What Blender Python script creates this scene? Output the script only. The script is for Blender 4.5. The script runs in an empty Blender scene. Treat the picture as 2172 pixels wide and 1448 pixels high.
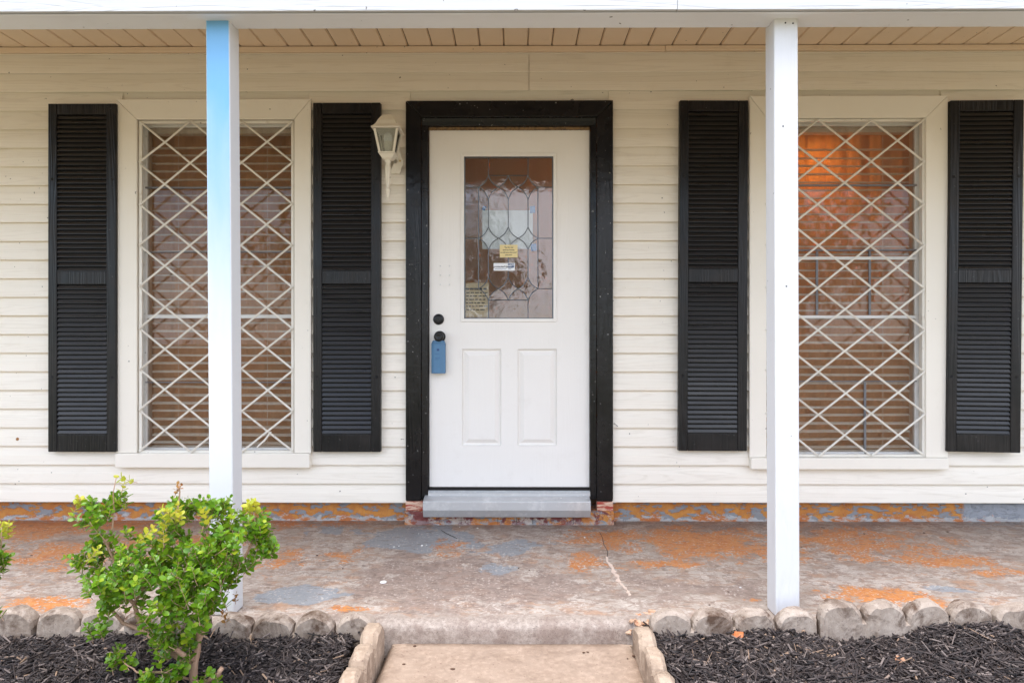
import bpy, bmesh, math, random
import numpy as np
from mathutils import Vector, Matrix, Euler, noise as mnoise

random.seed(7)
rng = np.random.default_rng(7)
S = bpy.context.scene
COL = S.collection
R = math.radians

# ------------------------------------------------------------------ camera
FPX, W0, H0 = 1385.0, 2172.0, 1448.0           # focal length in photo pixels
YAW = 0.006
CAM = Vector((3.72 * math.tan(YAW), -3.72, 1.024))
cd = bpy.data.cameras.new('camera'); cam = bpy.data.objects.new('camera', cd); COL.objects.link(cam)
cam.location = CAM; cam.rotation_euler = (R(90), 0, YAW)
cd.sensor_width = 36; cd.lens = FPX / W0 * 36; cd.clip_start = 0.05; cd.clip_end = 2000
S.camera = cam

# ------------------------------------------------------------------ sky, sun, exposure
SUN_EL, SUN_AZ = R(73), R(205)                 # azimuth from +Y, clockwise: behind the camera
w = bpy.data.worlds.new('World'); S.world = w; w.use_nodes = True
nt = w.node_tree; nt.nodes.clear()
o_ = nt.nodes.new('ShaderNodeOutputWorld'); bg = nt.nodes.new('ShaderNodeBackground')
sky = nt.nodes.new('ShaderNodeTexSky'); sky.sky_type = 'NISHITA'; sky.sun_disc = False
sky.sun_elevation = SUN_EL; sky.sun_rotation = SUN_AZ; sky.air_density = 1.0; sky.dust_density = 0.6
tc = nt.nodes.new('ShaderNodeTexCoord')
cn = nt.nodes.new('ShaderNodeTexNoise'); cn.inputs['Scale'].default_value = 3.2; cn.inputs['Detail'].default_value = 7
cn.inputs['Roughness'].default_value = 0.55
cr = nt.nodes.new('ShaderNodeMapRange'); cr.inputs[1].default_value = 0.42; cr.inputs[2].default_value = 0.60
mx = nt.nodes.new('ShaderNodeMix'); mx.data_type = 'RGBA'; mx.inputs[7].default_value = (7.8, 8.05, 8.9, 1)
nt.links.new(tc.outputs['Generated'], cn.inputs['Vector']); nt.links.new(cn.outputs['Fac'], cr.inputs[0])
nt.links.new(cr.outputs[0], mx.inputs[0]); nt.links.new(sky.outputs[0], mx.inputs[6])
nt.links.new(mx.outputs[2], bg.inputs['Color']); bg.inputs['Strength'].default_value = 0.14
nt.links.new(bg.outputs[0], o_.inputs[0])
sd = bpy.data.lights.new('sun', 'SUN'); sun = bpy.data.objects.new('sun', sd); COL.objects.link(sun)
sd.energy = 1.5; sd.angle = R(40); sd.color = (1.0, 0.97, 0.92)
sdir = Vector((math.sin(SUN_AZ) * math.cos(SUN_EL), math.cos(SUN_AZ) * math.cos(SUN_EL), math.sin(SUN_EL)))
sun.rotation_euler = (-sdir).to_track_quat('-Z', 'Y').to_euler(); sun.location = (0, -6, 9)
S.view_settings.view_transform = 'Standard'; S.view_settings.look = 'None'
S.view_settings.gamma = 1.0; S.view_settings.exposure = 1.46
S.render.engine = 'CYCLES'
S.cycles.max_bounces = 6; S.cycles.transparent_max_bounces = 14; S.cycles.diffuse_bounces = 4

# ------------------------------------------------------------------ measuring: photo pixel -> place on a known plane
Fv = Vector((-math.sin(YAW), math.cos(YAW), 0)); Rv = Vector((math.cos(YAW), math.sin(YAW), 0))
def ray(px, py): return Fv + Rv * ((px - W0 / 2) / FPX) + Vector((0, 0, (H0 / 2 - py) / FPX))
def P(px, py, y=0.0):
    r = ray(px, py); return CAM + r * ((y - CAM.y) / r.y)
def G(px, py, z=0.0):
    r = ray(px, py); return CAM + r * ((z - CAM.z) / r.z)
def PX(px, y=0.0): return P(px, 724, y).x
def PZ(py, y=0.0, px=1086): return P(px, py, y).z

# ------------------------------------------------------------------ object helpers
def tag(o, label=None, cat=None, group=None, kind=None):
    if label: o['label'] = label
    if cat: o['category'] = cat
    if group: o['group'] = group
    if kind: o['kind'] = kind
    return o
def empty(name, loc=(0, 0, 0), label=None, cat=None, group=None):
    o = bpy.data.objects.new(name, None); COL.objects.link(o); o.location = loc; o.empty_display_size = 0.1
    return tag(o, label, cat, group)
def link(name, me, parent=None, loc=None, rot=None):
    o = bpy.data.objects.new(name, me); COL.objects.link(o)
    if parent is not None: o.parent = parent
    if loc is not None: o.location = loc
    if rot is not None: o.rotation_euler = rot
    return o
class MB:
    """collects shapes of ONE object"""
    def __init__(s): s.v = []; s.f = []
    def add(s, vs, fs):
        n = len(s.v); s.v += [tuple(v) for v in vs]; s.f += [tuple(i + n for i in f) for f in fs]; return s
    def box(s, x0, x1, y0, y1, z0, z1):
        return s.add([(x0,y0,z0),(x1,y0,z0),(x1,y1,z0),(x0,y1,z0),(x0,y0,z1),(x1,y0,z1),(x1,y1,z1),(x0,y1,z1)],
                     [(0,3,2,1),(4,5,6,7),(0,1,5,4),(1,2,6,5),(2,3,7,6),(3,0,4,7)])
    def frustum(s, a, b):
        """two loops of equal length, capped"""
        n = len(a); vs = list(a) + list(b)
        fs = [tuple(range(n))[::-1], tuple(range(n, 2 * n))] + [(i, (i+1) % n, n + (i+1) % n, n + i) for i in range(n)]
        return s.add(vs, fs)
    def prism(s, pts, d0, d1, axis='y'):
        if axis == 'y': f = lambda p, d: (p[0], d, p[1])
        elif axis == 'x': f = lambda p, d: (d, p[0], p[1])
        else: f = lambda p, d: (p[0], p[1], d)
        return s.frustum([f(p, d0) for p in pts], [f(p, d1) for p in pts])
    def tube(s, pts, rad, n=6):
        pts = [Vector(p) for p in pts]; rings = []
        if not hasattr(rad, '__len__'): rad = [rad] * len(pts)
        for i, p in enumerate(pts):
            d = (pts[min(i+1, len(pts)-1)] - pts[max(i-1, 0)]).normalized()
            u = d.cross(Vector((0.13, 0.95, 0.27))).normalized(); q = d.cross(u)
            rings.append([p + (u * math.cos(2*math.pi*k/n) + q * math.sin(2*math.pi*k/n)) * rad[i] for k in range(n)])
        vs = [v for r_ in rings for v in r_]; fs = []
        for i in range(len(pts)-1):
            for k in range(n):
                fs.append((i*n+k, i*n+(k+1)%n, (i+1)*n+(k+1)%n, (i+1)*n+k))
        fs.append(tuple(range(n))[::-1]); fs.append(tuple(range((len(pts)-1)*n, len(pts)*n)))
        return s.add(vs, fs)
    def lathe(s, prof, c=(0,0,0), axis='z', n=24):
        vs = []; fs = []
        for r_, h in prof:
            for k in range(n):
                a = 2*math.pi*k/n; ca, sa = r_*math.cos(a), r_*math.sin(a)
                vs.append((c[0]+ca, c[1]+sa, c[2]+h) if axis == 'z' else (c[0]+ca, c[1]-h, c[2]+sa))
        for i in range(len(prof)-1):
            for k in range(n): fs.append((i*n+k, i*n+(k+1)%n, (i+1)*n+(k+1)%n, (i+1)*n+k))
        fs.append(tuple(range(n))[::-1]); fs.append(tuple(range((len(prof)-1)*n, len(prof)*n)))
        return s.add(vs, fs)
    def mesh(s, name, m, smooth=False):
        me = bpy.data.meshes.new(name); me.from_pydata(s.v, [], s.f); me.update()
        bm = bmesh.new(); bm.from_mesh(me); bmesh.ops.recalc_face_normals(bm, faces=bm.faces); bm.to_mesh(me); bm.free()
        me.materials.append(m)
        if smooth: me.polygons.foreach_set('use_smooth', [True] * len(me.polygons))
        return me
    def build(s, name, m, parent=None, bevel=0, seg=2, smooth=False, loc=None, rot=None):
        o = link(name, s.mesh(name, m, smooth), parent, loc, rot)
        if bevel:
            b = o.modifiers.new('bevel', 'BEVEL'); b.width = bevel; b.segments = seg; b.limit_method = 'ANGLE'; b.angle_limit = R(35)
            b.harden_normals = False
        return o
def box(name, m, parent, x0, x1, y0, y1, z0, z1, bevel=0, **k):
    """box whose origin is at its own centre"""
    c = ((x0+x1)/2, (y0+y1)/2, (z0+z1)/2)
    return MB().box(x0-c[0], x1-c[0], y0-c[1], y1-c[1], z0-c[2], z1-c[2]).build(name, m, parent, bevel, loc=c, **k)

# ------------------------------------------------------------------ materials
class NT:
    def __init__(s, name):
        s.m = bpy.data.materials.new(name); s.m.use_nodes = True; s.t = s.m.node_tree; s.t.nodes.clear()
        s.out = s.t.nodes.new('ShaderNodeOutputMaterial')
    def n(s, typ, **kw):
        x = s.t.nodes.new('ShaderNode' + typ)
        for k, v in kw.items(): setattr(x, k, v)
        return x
    def set(s, sock, v):
        if isinstance(v, bpy.types.NodeSocket): s.t.links.new(v, sock)
        elif v is not None:
            if hasattr(sock.default_value, '__len__') and len(sock.default_value) == 4 and len(v) == 3: v = (*v, 1)
            sock.default_value = v
    def coord(s, scale=(1,1,1), rnd=True, world=False):
        if world: base = s.n('NewGeometry').outputs['Position']
        else: base = s.n('TexCoord').outputs['Object']
        mp = s.n('Mapping'); s.set(mp.inputs['Vector'], base); mp.inputs['Scale'].default_value = scale
        if rnd and not world:
            oi = s.n('ObjectInfo'); m = s.n('Math', operation='MULTIPLY'); s.set(m.inputs[0], oi.outputs['Random']); m.inputs[1].default_value = 37.0
            cx = s.n('CombineXYZ'); 
            for i in range(3): s.set(cx.inputs[i], m.outputs[0])
            s.set(mp.inputs['Location'], cx.outputs[0])
        return mp.outputs[0]
    def noise(s, vec, scale, detail=4, rough=0.5, dist=0.0):
        x = s.n('TexNoise'); s.set(x.inputs['Vector'], vec); x.inputs['Scale'].default_value = scale
        x.inputs['Detail'].default_value = detail; x.inputs['Roughness'].default_value = rough; x.inputs['Distortion'].default_value = dist
        return x.outputs['Fac']
    def math(s, op, a, b=None, c=None, clamp=False):
        x = s.n('Math', operation=op, use_clamp=clamp); s.set(x.inputs[0], a); s.set(x.inputs[1], b)
        if c is not None: s.set(x.inputs[2], c)
        return x.outputs[0]
    def ramp(s, v, a, b, lo=0.0, hi=1.0):
        x = s.n('MapRange'); x.clamp = True; s.set(x.inputs[0], v)
        for i, q in zip((1,2,3,4), (a,b,lo,hi)): x.inputs[i].default_value = q
        return x.outputs[0]
    def mix(s, f, a, b, mode='MIX'):
        x = s.n('Mix', data_type='RGBA', blend_type=mode); s.set(x.inputs[0], f); s.set(x.inputs[6], a); s.set(x.inputs[7], b)
        return x.outputs[2]
    def bump(s, h, strength=0.3, dist=0.01, normal=None):
        x = s.n('Bump'); s.set(x.inputs['Height'], h); x.inputs['Strength'].default_value = strength; x.inputs['Distance'].default_value = dist
        if normal is not None: s.set(x.inputs['Normal'], normal)
        return x.outputs[0]
    def bsdf(s, color, rough=0.5, normal=None, metal=0.0, spec=0.5, coat=0.0, **kw):
        p = s.n('BsdfPrincipled'); s.set(p.inputs['Base Color'], color); s.set(p.inputs['Roughness'], rough)
        s.set(p.inputs['Metallic'], metal); p.inputs['Specular IOR Level'].default_value = spec; p.inputs['Coat Weight'].default_value = coat
        p.inputs['Coat Roughness'].default_value = 0.15
        if normal is not None: s.set(p.inputs['Normal'], normal)
        for k, v in kw.items(): s.set(p.inputs[k], v)
        return p.outputs[0]
    def done(s, sh): s.t.links.new(sh, s.out.inputs['Surface']); return s.m
M = {}
def wood_relief(t, axis, strength, seedscale=1.0):
    """embossed wood grain running along one axis: stretched noise folded into rings"""
    sc = {'x': (0.55, 13, 13), 'z': (13, 13, 0.55)}[axis]
    v = t.coord(sc)
    a = t.noise(v, 1.1 * seedscale, 1, 0.5, 0.35)
    rings = t.math('SINE', t.math('MULTIPLY', a, 70.0))
    v2 = t.coord({'x': (5, 260, 260), 'z': (260, 260, 5)}[axis])
    fine = t.noise(v2, 1.0, 2, 0.6)
    return rings, fine
def painted(name, col, axis=None, rough=0.45, relief=0.12, dirt=(0.35, 0.28, 0.2), dirt_amt=0.25, spec=0.4, specks=True, ringcol=0.0):
    t = NT(name)
    v = t.coord()
    big = t.noise(v, 2.2, 2, 0.6)
    c = t.mix(t.ramp(big, 0.45, 0.8, 0, dirt_amt * 0.6), col, dirt)
    grime = t.noise(v, 9, 4, 0.7)
    c = t.mix(t.ramp(grime, 0.58, 0.78, 0, dirt_amt), c, dirt)
    h = t.noise(v, 60, 3, 0.5)
    if axis:
        rings, fine = wood_relief(t, axis, relief)
        lines = t.math('MULTIPLY', t.ramp(rings, 0.55, 1.0), t.ramp(fine, 0.35, 0.6))
        if ringcol: c = t.mix(t.math('MULTIPLY', lines, ringcol), c, dirt)
        h = t.math('ADD', t.math('MULTIPLY', lines, -1.0), t.math('MULTIPLY', fine, 0.6))
    if specks:
        sp = t.noise(v, 45, 1, 0.5)
        c = t.mix(t.ramp(sp, 0.785, 0.80, 0, 0.75), c, (0.05, 0.035, 0.02))
    r = t.ramp(grime, 0.3, 0.7, rough - 0.06, rough + 0.12)
    M[name] = t.done(t.bsdf(c, r, t.bump(h, relief, 0.004), spec=spec)); return M[name]

painted('siding_paint', (0.85, 0.782, 0.675), 'x', 0.5, 0.12, (0.34, 0.25, 0.15), 0.08, ringcol=0.15)
painted('trim_paint', (0.85, 0.79, 0.69), None, 0.42, 0.06, (0.5, 0.42, 0.3), 0.10)
painted('door_paint', (0.84, 0.80, 0.745), 'z', 0.38, 0.09, (0.50, 0.42, 0.33), 0.10, specks=False)
painted('post_paint', (0.67, 0.665, 0.675), 'z', 0.45, 0.25, (0.55, 0.5, 0.45), 0.05)
painted('beam_paint', (0.80, 0.81, 0.83), 'x', 0.45, 0.2, (0.5, 0.46, 0.42), 0.10)
painted('soffit_vinyl', (0.78, 0.62, 0.46), None, 0.5, 0.05, (0.45, 0.33, 0.22), 0.12)
painted('lattice_paint', (0.78, 0.74, 0.66), None, 0.5, 0.2, (0.34, 0.24, 0.14), 0.55)
painted('sash_metal', (0.70, 0.69, 0.66), None, 0.4, 0.1, (0.3, 0.26, 0.2), 0.5)
painted('sash_dark', (0.16, 0.16, 0.17), None, 0.4, 0.1, (0.3, 0.26, 0.2), 0.3)
painted('blind_slat', (0.84, 0.79, 0.72), None, 0.45, 0.03, (0.5, 0.38, 0.26), 0.25, specks=False)
painted('lantern_paint', (0.80, 0.74, 0.62), None, 0.4, 0.1, (0.45, 0.3, 0.15), 0.25)
painted('fascia_paint', (0.58, 0.58, 0.59), 'x', 0.42, 0.35, (0.6, 0.55, 0.5), 0.04)

def left_post():
    # post is white; sky-blue tint painted into its street-side colour, fading to white below
    t = NT('sky_tint_post_paint')
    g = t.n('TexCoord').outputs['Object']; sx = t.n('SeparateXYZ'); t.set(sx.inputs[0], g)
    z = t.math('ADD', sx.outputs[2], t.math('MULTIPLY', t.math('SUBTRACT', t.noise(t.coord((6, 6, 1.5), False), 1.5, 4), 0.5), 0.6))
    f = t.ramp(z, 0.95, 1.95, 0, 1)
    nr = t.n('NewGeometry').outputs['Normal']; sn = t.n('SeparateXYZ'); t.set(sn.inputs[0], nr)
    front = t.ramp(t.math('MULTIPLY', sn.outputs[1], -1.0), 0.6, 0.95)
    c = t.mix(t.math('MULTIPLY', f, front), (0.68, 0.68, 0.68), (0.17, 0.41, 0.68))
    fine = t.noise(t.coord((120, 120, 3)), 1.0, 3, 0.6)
    M['sky_tint_post_paint'] = t.done(t.bsdf(c, 0.4, t.bump(fine, 0.15, 0.003), spec=0.45))
left_post()

def black_paint(name, rough, grain, bumpy, spec=0.4):
    t = NT(name)
    v = t.coord()
    big = t.noise(v, 5, 5, 0.6)
    c = t.mix(t.ramp(big, 0.4, 0.75), (0.005, 0.005, 0.006), (0.020, 0.016, 0.014) if grain > 1 else (0.012, 0.010, 0.0095))
    rings, fine = wood_relief(t, 'z', 0.3)
    h = t.math('ADD', t.math('MULTIPLY', rings, 0.5 * grain), t.math('ADD', t.math('MULTIPLY', fine, grain), t.math('MULTIPLY', t.noise(v, 24, 4, 0.6), bumpy)))
    c = t.mix(t.ramp(t.noise(v, 70, 1), 0.75, 0.78, 0, 0.6 if bumpy else 0.15), c, (0.4, 0.38, 0.36))
    M[name] = t.done(t.bsdf(c, t.ramp(big, 0.3, 0.7, rough - 0.08, rough + 0.1), t.bump(h, 0.3, 0.005), spec=spec))
black_paint('casing_black', 0.24, 0.4, 0.9, 0.3)
black_paint('shutter_black', 0.36, 1.3, 0.0, 0.3)
t = NT('shutter_slat_black'); v = t.coord((3, 40, 40))
M['shutter_slat_black'] = t.done(t.bsdf(t.mix(t.noise(v, 1.5, 3), (0.006, 0.006, 0.007), (0.018, 0.016, 0.015)), t.ramp(t.noise(v, 1.0, 3), .3, .7, .24, .40), t.bump(t.noise(v, 3, 2), .08, .002), spec=.5))
t = NT('shutter_back'); M['shutter_back'] = t.done(t.bsdf((0.008, 0.008, 0.008), 0.8))
t = NT('hardware_black'); M['hardware_black'] = t.done(t.bsdf((0.012, 0.012, 0.013), 0.3, metal=0.3))
t = NT('aluminium'); v = t.coord()
M['aluminium'] = t.done(t.bsdf(t.mix(t.ramp(t.noise(v, 14, 6, 0.7), 0.5, 0.72, 0, 0.6), (0.55, 0.55, 0.55), (0.80, 0.79, 0.77)), t.ramp(t.noise(v, 8), 0.3, 0.7, 0.35, 0.6), metal=0.55))
t = NT('lead_came'); M['lead_came'] = t.done(t.bsdf((0.16, 0.17, 0.18), 0.4, metal=0.7))
t = NT('gasket_brown'); M['gasket_brown'] = t.done(t.bsdf(t.mix(t.ramp(t.noise(t.coord(), 60), 0.45, 0.65), (0.30, 0.18, 0.08), (0.16, 0.10, 0.06)), 0.8))

def glass(name, dirt_lo, dirt_hi, tint=(0.93, 0.94, 0.93), wavy=0.0, dirtcol=(0.55, 0.47, 0.38), gain=1.0):
    t = NT(name)
    tr = t.n('BsdfTransparent'); t.set(tr.inputs[0], tint)
    gl = t.n('BsdfGlossy'); gl.inputs['Roughness'].default_value = 0.015
    fr = t.n('Fresnel'); fr.inputs['IOR'].default_value = 1.5
    v = t.coord()
    if wavy:
        b = t.bump(t.noise(v, 22, 3, 0.5, 0.6), wavy, 0.01); t.set(gl.inputs['Normal'], b)
    m1 = t.n('MixShader'); t.set(m1.inputs[0], t.math('MULTIPLY', fr.outputs[0], gain, clamp=True)); t.set(m1.inputs[1], tr.outputs[0]); t.set(m1.inputs[2], gl.outputs[0])
    df = t.n('BsdfDiffuse'); t.set(df.inputs[0], dirtcol)
    st = t.noise(t.coord((30, 30, 2.5)), 1.0, 4, 0.6); bl = t.noise(v, 5, 6, 0.65); sp = t.noise(v, 160, 2, 0.5)
    d = t.math('MULTIPLY', t.math('ADD', t.ramp(st, 0.4, 0.7, 0, 0.5), t.ramp(bl, 0.35, 0.7, 0, 0.5)), t.ramp(sp, 0.3, 0.7, 0.6, 1.2))
    m2 = t.n('MixShader'); t.set(m2.inputs[0], t.ramp(d, 0, 1, dirt_lo, dirt_hi)); t.set(m2.inputs[1], m1.outputs[0]); t.set(m2.inputs[2], df.outputs[0])
    M[name] = t.done(m2.outputs[0])
glass('window_glass', 0.07, 0.24, gain=0.62, dirtcol=(0.55, 0.30, 0.16))  # dirt film plus extra brown haze, painting interior brightness into the glass colour
glass('leaded_glass', 0.0, 0.05, wavy=0.10, gain=1.7)
glass('lantern_glass', 0.05, 0.18, gain=1.0, dirtcol=(0.5, 0.46, 0.36))

# interior
t = NT('brown_panelling'); v = t.coord((1, 1, 1), False, True)
wv = t.noise(t.coord((14, 14, 1.0), False, True), 1.0, 4, 0.6)
M['brown_panelling'] = t.done(t.bsdf(t.mix(wv, (0.46, 0.26, 0.13), (0.60, 0.38, 0.22)), 0.55))
t = NT('curtain_cloth'); v = t.coord((1,1,1), False)
cc_ = t.mix(t.noise(t.coord((8, 8, 1.2), False), 3, 4), (0.66, 0.29, 0.13), (0.80, 0.40, 0.20))
tl_ = t.n('BsdfTranslucent'); t.set(tl_.inputs[0], (0.85, 0.60, 0.34)); ms_ = t.n('MixShader'); ms_.inputs[0].default_value = .30
t.set(ms_.inputs[1], t.bsdf(cc_, 0.8)); t.set(ms_.inputs[2], tl_.outputs[0]); M['curtain_cloth'] = t.done(ms_.outputs[0])
t = NT('carpet'); M['carpet'] = t.done(t.bsdf((0.35, 0.24, 0.16), 0.9))
t = NT('lamp_shade'); M['lamp_shade'] = t.done(t.bsdf((0.8, 0.45, 0.15), 0.6, **{'Transmission Weight': 0.0, 'Emission Color': (1.0, 0.42, 0.10, 1), 'Emission Strength': 1.2}))
t = NT('frosted_bulb'); M['frosted_bulb'] = t.done(t.bsdf((0.85, 0.85, 0.82), 0.35))

# concrete family --------------------------------------------------------------
def blob_field(t, blobs, amp, nscale, pos):
    """sum of soft patches at measured places; noise frays the outline"""
    acc = None
    for (cx, cy, rx, ry, wgt) in blobs:
        a = t.n('VectorMath', operation='SUBTRACT'); t.set(a.inputs[0], pos); a.inputs[1].default_value = (cx, cy, 0)
        b = t.n('VectorMath', operation='MULTIPLY'); t.set(b.inputs[0], a.outputs[0]); b.inputs[1].default_value = (1/rx, 1/ry, 0)
        l = t.n('VectorMath', operation='LENGTH'); t.set(l.inputs[0], b.outputs[0])
        q = t.math('MULTIPLY', t.math('SUBTRACT', 1.0, l.outputs['Value']), wgt)
        acc = q if acc is None else t.math('MAXIMUM', acc, q)
    n1 = t.noise(pos, nscale, 6, 0.68, 0.4)
    return t.math('ADD', acc, t.math('MULTIPLY', t.math('SUBTRACT', n1, 0.5), amp))
def blobs_px(lst):
    out = []
    for (px, py, hw, hh, wgt) in lst:
        c = G(px, py); e = G(px + hw, py); f0 = G(px, py - hh); f1 = G(px, py + hh)
        out.append((c.x, c.y, abs(e.x - c.x), abs(f1.y - f0.y) / 2, wgt))
    return out
def slab_material():
    t = NT('peeling_porch_paint')
    pos = t.n('NewGeometry').outputs['Position']
    n_big = t.noise(pos, 2.3, 6, 0.6); n_mid = t.noise(pos, 9, 8, 0.65, 0.3); n_fine = t.noise(pos, 70, 5, 0.6); n_grit = t.noise(pos, 320, 2, 0.5)
    n_x = t.noise(t.coord((3.2, 6.5, 5), False, True), 3.0, 7, 0.72, 0.6)
    blot = t.noise(pos, 21, 6, 0.74, 0.7)
    c = t.mix(t.ramp(n_mid, 0.35, 0.65), (0.34, 0.275, 0.23), (0.50, 0.43, 0.375))
    c = t.mix(t.ramp(n_x, 0.49, 0.56, 0, 0.65), c, t.mix(t.ramp(n_big, 0.4, 0.6), (0.42, 0.215, 0.11), (0.27, 0.195, 0.155)))
    c = t.mix(t.ramp(blot, 0.52, 0.56, 0, 0.6), c, (0.25, 0.175, 0.14))
    brown = blob_field(t, blobs_px([(950, 1230, 190, 60, .8), (1120, 1250, 160, 40, .7), (830, 1215, 80, 50, .5), (1380, 1230, 110, 30, .5), (1560, 1250, 100, 25, .35), (250, 1220, 50, 20, .4), (1650, 1120, 300, 14, .3)]), 2.6, 5.5, pos)
    c = t.mix(t.ramp(brown, 0.05, 0.22, 0, 0.82), c, t.mix(t.ramp(blot, 0.4, 0.6), (0.20, 0.14, 0.115), (0.33, 0.25, 0.21)))
    grey = blob_field(t, blobs_px([(890, 1140, 150, 34, 1.0), (1080, 1160, 110, 24, .6), (700, 1120, 80, 25, .5), (640, 1262, 110, 26, .9), (1060, 1205, 70, 16, .6), (1700, 1300, 60, 20, .3), (2010, 1250, 60, 16, .6), (1960, 1180, 50, 12, .2)]), 2.2, 6.0, pos)
    c = t.mix(t.ramp(grey, 0.22, 0.30, 0, 0.85), c, t.mix(n_mid, (0.20, 0.225, 0.25), (0.33, 0.355, 0.385)))
    orange = blob_field(t, blobs_px([(1500, 1150, 180, 42, 1.0), (1300, 1140, 120, 25, .7), (1240, 1190, 60, 22, .8), (1400, 1195, 150, 12, .6), (960, 1160, 40, 22, .5), (1800, 1150, 260, 45, .6), (1990, 1190, 150, 20, .7),
        (1850, 1262, 120, 26, 1.0), (1960, 1272, 70, 14, .8), (60, 1120, 200, 28, .9), (250, 1110, 160, 20, .9), (80, 1280, 110, 22, .9), (120, 1170, 150, 40, .6), (330, 1150, 200, 50, .5), (720, 1180, 60, 20, .3), (740, 1290, 60, 10, .6), (2120, 1215, 70, 14, .6), (1600, 1272, 20, 6, .8), (600, 1190, 60, 30, .5), (650, 1110, 200, 10, .6)]), 2.4, 7.0, pos)
    oc = t.mix(t.ramp(blot, 0.35, 0.65), (0.48, 0.14, 0.02), (0.62, 0.26, 0.07))
    worn = t.math('SUBTRACT', orange, t.math('ADD', t.math('MULTIPLY', t.ramp(n_fine, 0.48, 0.6), 0.4), t.math('MULTIPLY', t.ramp(n_x, 0.42, 0.56), 0.22)))
    c = t.mix(t.ramp(worn, -0.02, 0.18, 0, 0.9), c, oc)
    c = t.mix(t.math('MULTIPLY', t.ramp(n_fine, 0.56, 0.62), t.ramp(n_mid, 0.42, 0.56, 0.1, 0.6)), c, (0.64, 0.56, 0.50))
    streak = t.noise(t.coord((7, 20, 5), False, True), 2.2, 6, 0.75, 0.6)
    c = t.mix(t.ramp(streak, 0.56, 0.61, 0, 0.65), c, (0.17, 0.12, 0.095))
    c = t.mix(t.ramp(n_grit, 0.68, 0.74, 0, 0.6), c, (0.08, 0.06, 0.05))
    # bare dirty concrete on the front edge
    sx = t.n('SeparateXYZ'); t.set(sx.inputs[0], pos)
    edge = t.math('ADD', t.math('MULTIPLY', sx.outputs[1], -1.0), t.math('MULTIPLY', t.math('SUBTRACT', n_mid, 0.5), 0.05))
    bare = t.mix(t.ramp(n_fine, 0.35, 0.65), (0.27, 0.215, 0.18), (0.42, 0.35, 0.30))
    bare = t.mix(t.ramp(n_mid, 0.5, 0.62, 0, 0.6), bare, (0.22, 0.155, 0.125))
    bare = t.mix(t.ramp(n_grit, 0.58, 0.7, 0, 0.7), bare, (0.10, 0.065, 0.05))
    c = t.mix(t.ramp(edge, 1.26, 1.30), c, bare)
    h = t.math('ADD', t.math('MULTIPLY', n_fine, 0.5), t.math('ADD', t.math('MULTIPLY', n_grit, 0.3), t.math('MULTIPLY', t.ramp(orange, 0.22, 0.30), 0.35)))
    M['peeling_porch_paint'] = t.done(t.bsdf(c, t.ramp(n_mid, 0.3, 0.7, 0.5, 0.8), t.bump(h, 0.5, 0.006), spec=0.4))
slab_material()
def foundation_material(name, maroon):
    t = NT(name); pos = t.n('NewGeometry').outputs['Position']
    n1 = t.noise(pos, 13, 8, 0.65, 0.4); n2 = t.noise(t.coord((6, 6, 14), False, True), 2.2, 6, 0.65); nf = t.noise(pos, 120, 4, 0.6)
    c = t.mix(t.ramp(n1, 0.3, 0.65), (0.36, 0.11, 0.02), (0.52, 0.22, 0.04))
    c = t.mix(t.ramp(n2, 0.51, 0.55, 0, 0.9), c, (0.20, 0.235, 0.26))
    if maroon: c = t.mix(t.ramp(t.noise(pos, 9, 6, 0.7, 0.6), 0.5, 0.54), c, (0.16, 0.035, 0.03)); c = t.mix(t.ramp(t.noise(pos, 15, 6, 0.7), 0.54, 0.58, 0, .8), c, (0.46, 0.37, 0.30))
    sx = t.n('SeparateXYZ'); t.set(sx.inputs[0], pos)
    c = t.mix(t.ramp(t.math('ADD', sx.outputs[0], t.math('MULTIPLY', n1, 0.05)), 2.58, 2.60), c, (0.27, 0.28, 0.30))
    low = t.math('ADD', sx.outputs[2], t.math('MULTIPLY', t.math('SUBTRACT', n1, 0.5), 0.16))
    c = t.mix(t.ramp(low, 0.03, 0.02, 0, 0.7 if not maroon else 0.3), c, t.mix(t.ramp(n2, 0.45, 0.5), (0.42, 0.13, 0.04), (0.50, 0.48, 0.46)))
    c = t.mix(t.ramp(nf, 0.62, 0.7, 0, 0.7), c, (0.1, 0.06, 0.05))
    h = t.math('ADD', t.ramp(n2, 0.50, 0.56), t.math('MULTIPLY', nf, 0.6))
    M[name] = t.done(t.bsdf(c, 0.65, t.bump(h, 0.6, 0.006)))
foundation_material('foundation_paint', False); foundation_material('sill_masonry_paint', True)
def concrete(name, a, b, stain, pit, stain_amt, rnd=True):
    t = NT(name); v = t.coord((1,1,1), rnd)
    n1 = t.noise(v, 5, 7, 0.65); n2 = t.noise(v, 60, 5, 0.7); n3 = t.noise(v, 120, 3, 0.55); n4 = t.noise(v, 9, 6, 0.7, 0.5)
    c = t.mix(t.ramp(n1, 0.3, 0.7), a, b)
    c = t.mix(t.ramp(n2, 0.47, 0.62, 0, 0.55), c, tuple(min(1, x * 1.25) for x in b))
    c = t.mix(t.ramp(n4, 0.49, 0.64, 0, stain_amt), c, stain)
    c = t.mix(t.ramp(n3, 0.60, 0.70, 0, 0.7), c, pit)
    h = t.math('ADD', t.math('MULTIPLY', n2, 0.8), t.math('MULTIPLY', n3, -0.6))
    M[name] = t.done(t.bsdf(c, 0.85, t.bump(h, 0.7, 0.006), spec=0.25))
concrete('walk_concrete', (0.29, 0.205, 0.15), (0.40, 0.30, 0.23), (0.22, 0.155, 0.115), (0.17, 0.10, 0.07), 0.5)
concrete('edger_grey', (0.26, 0.195, 0.15), (0.41, 0.34, 0.285), (0.10, 0.06, 0.04), (0.10, 0.06, 0.045), 1.0)
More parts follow.
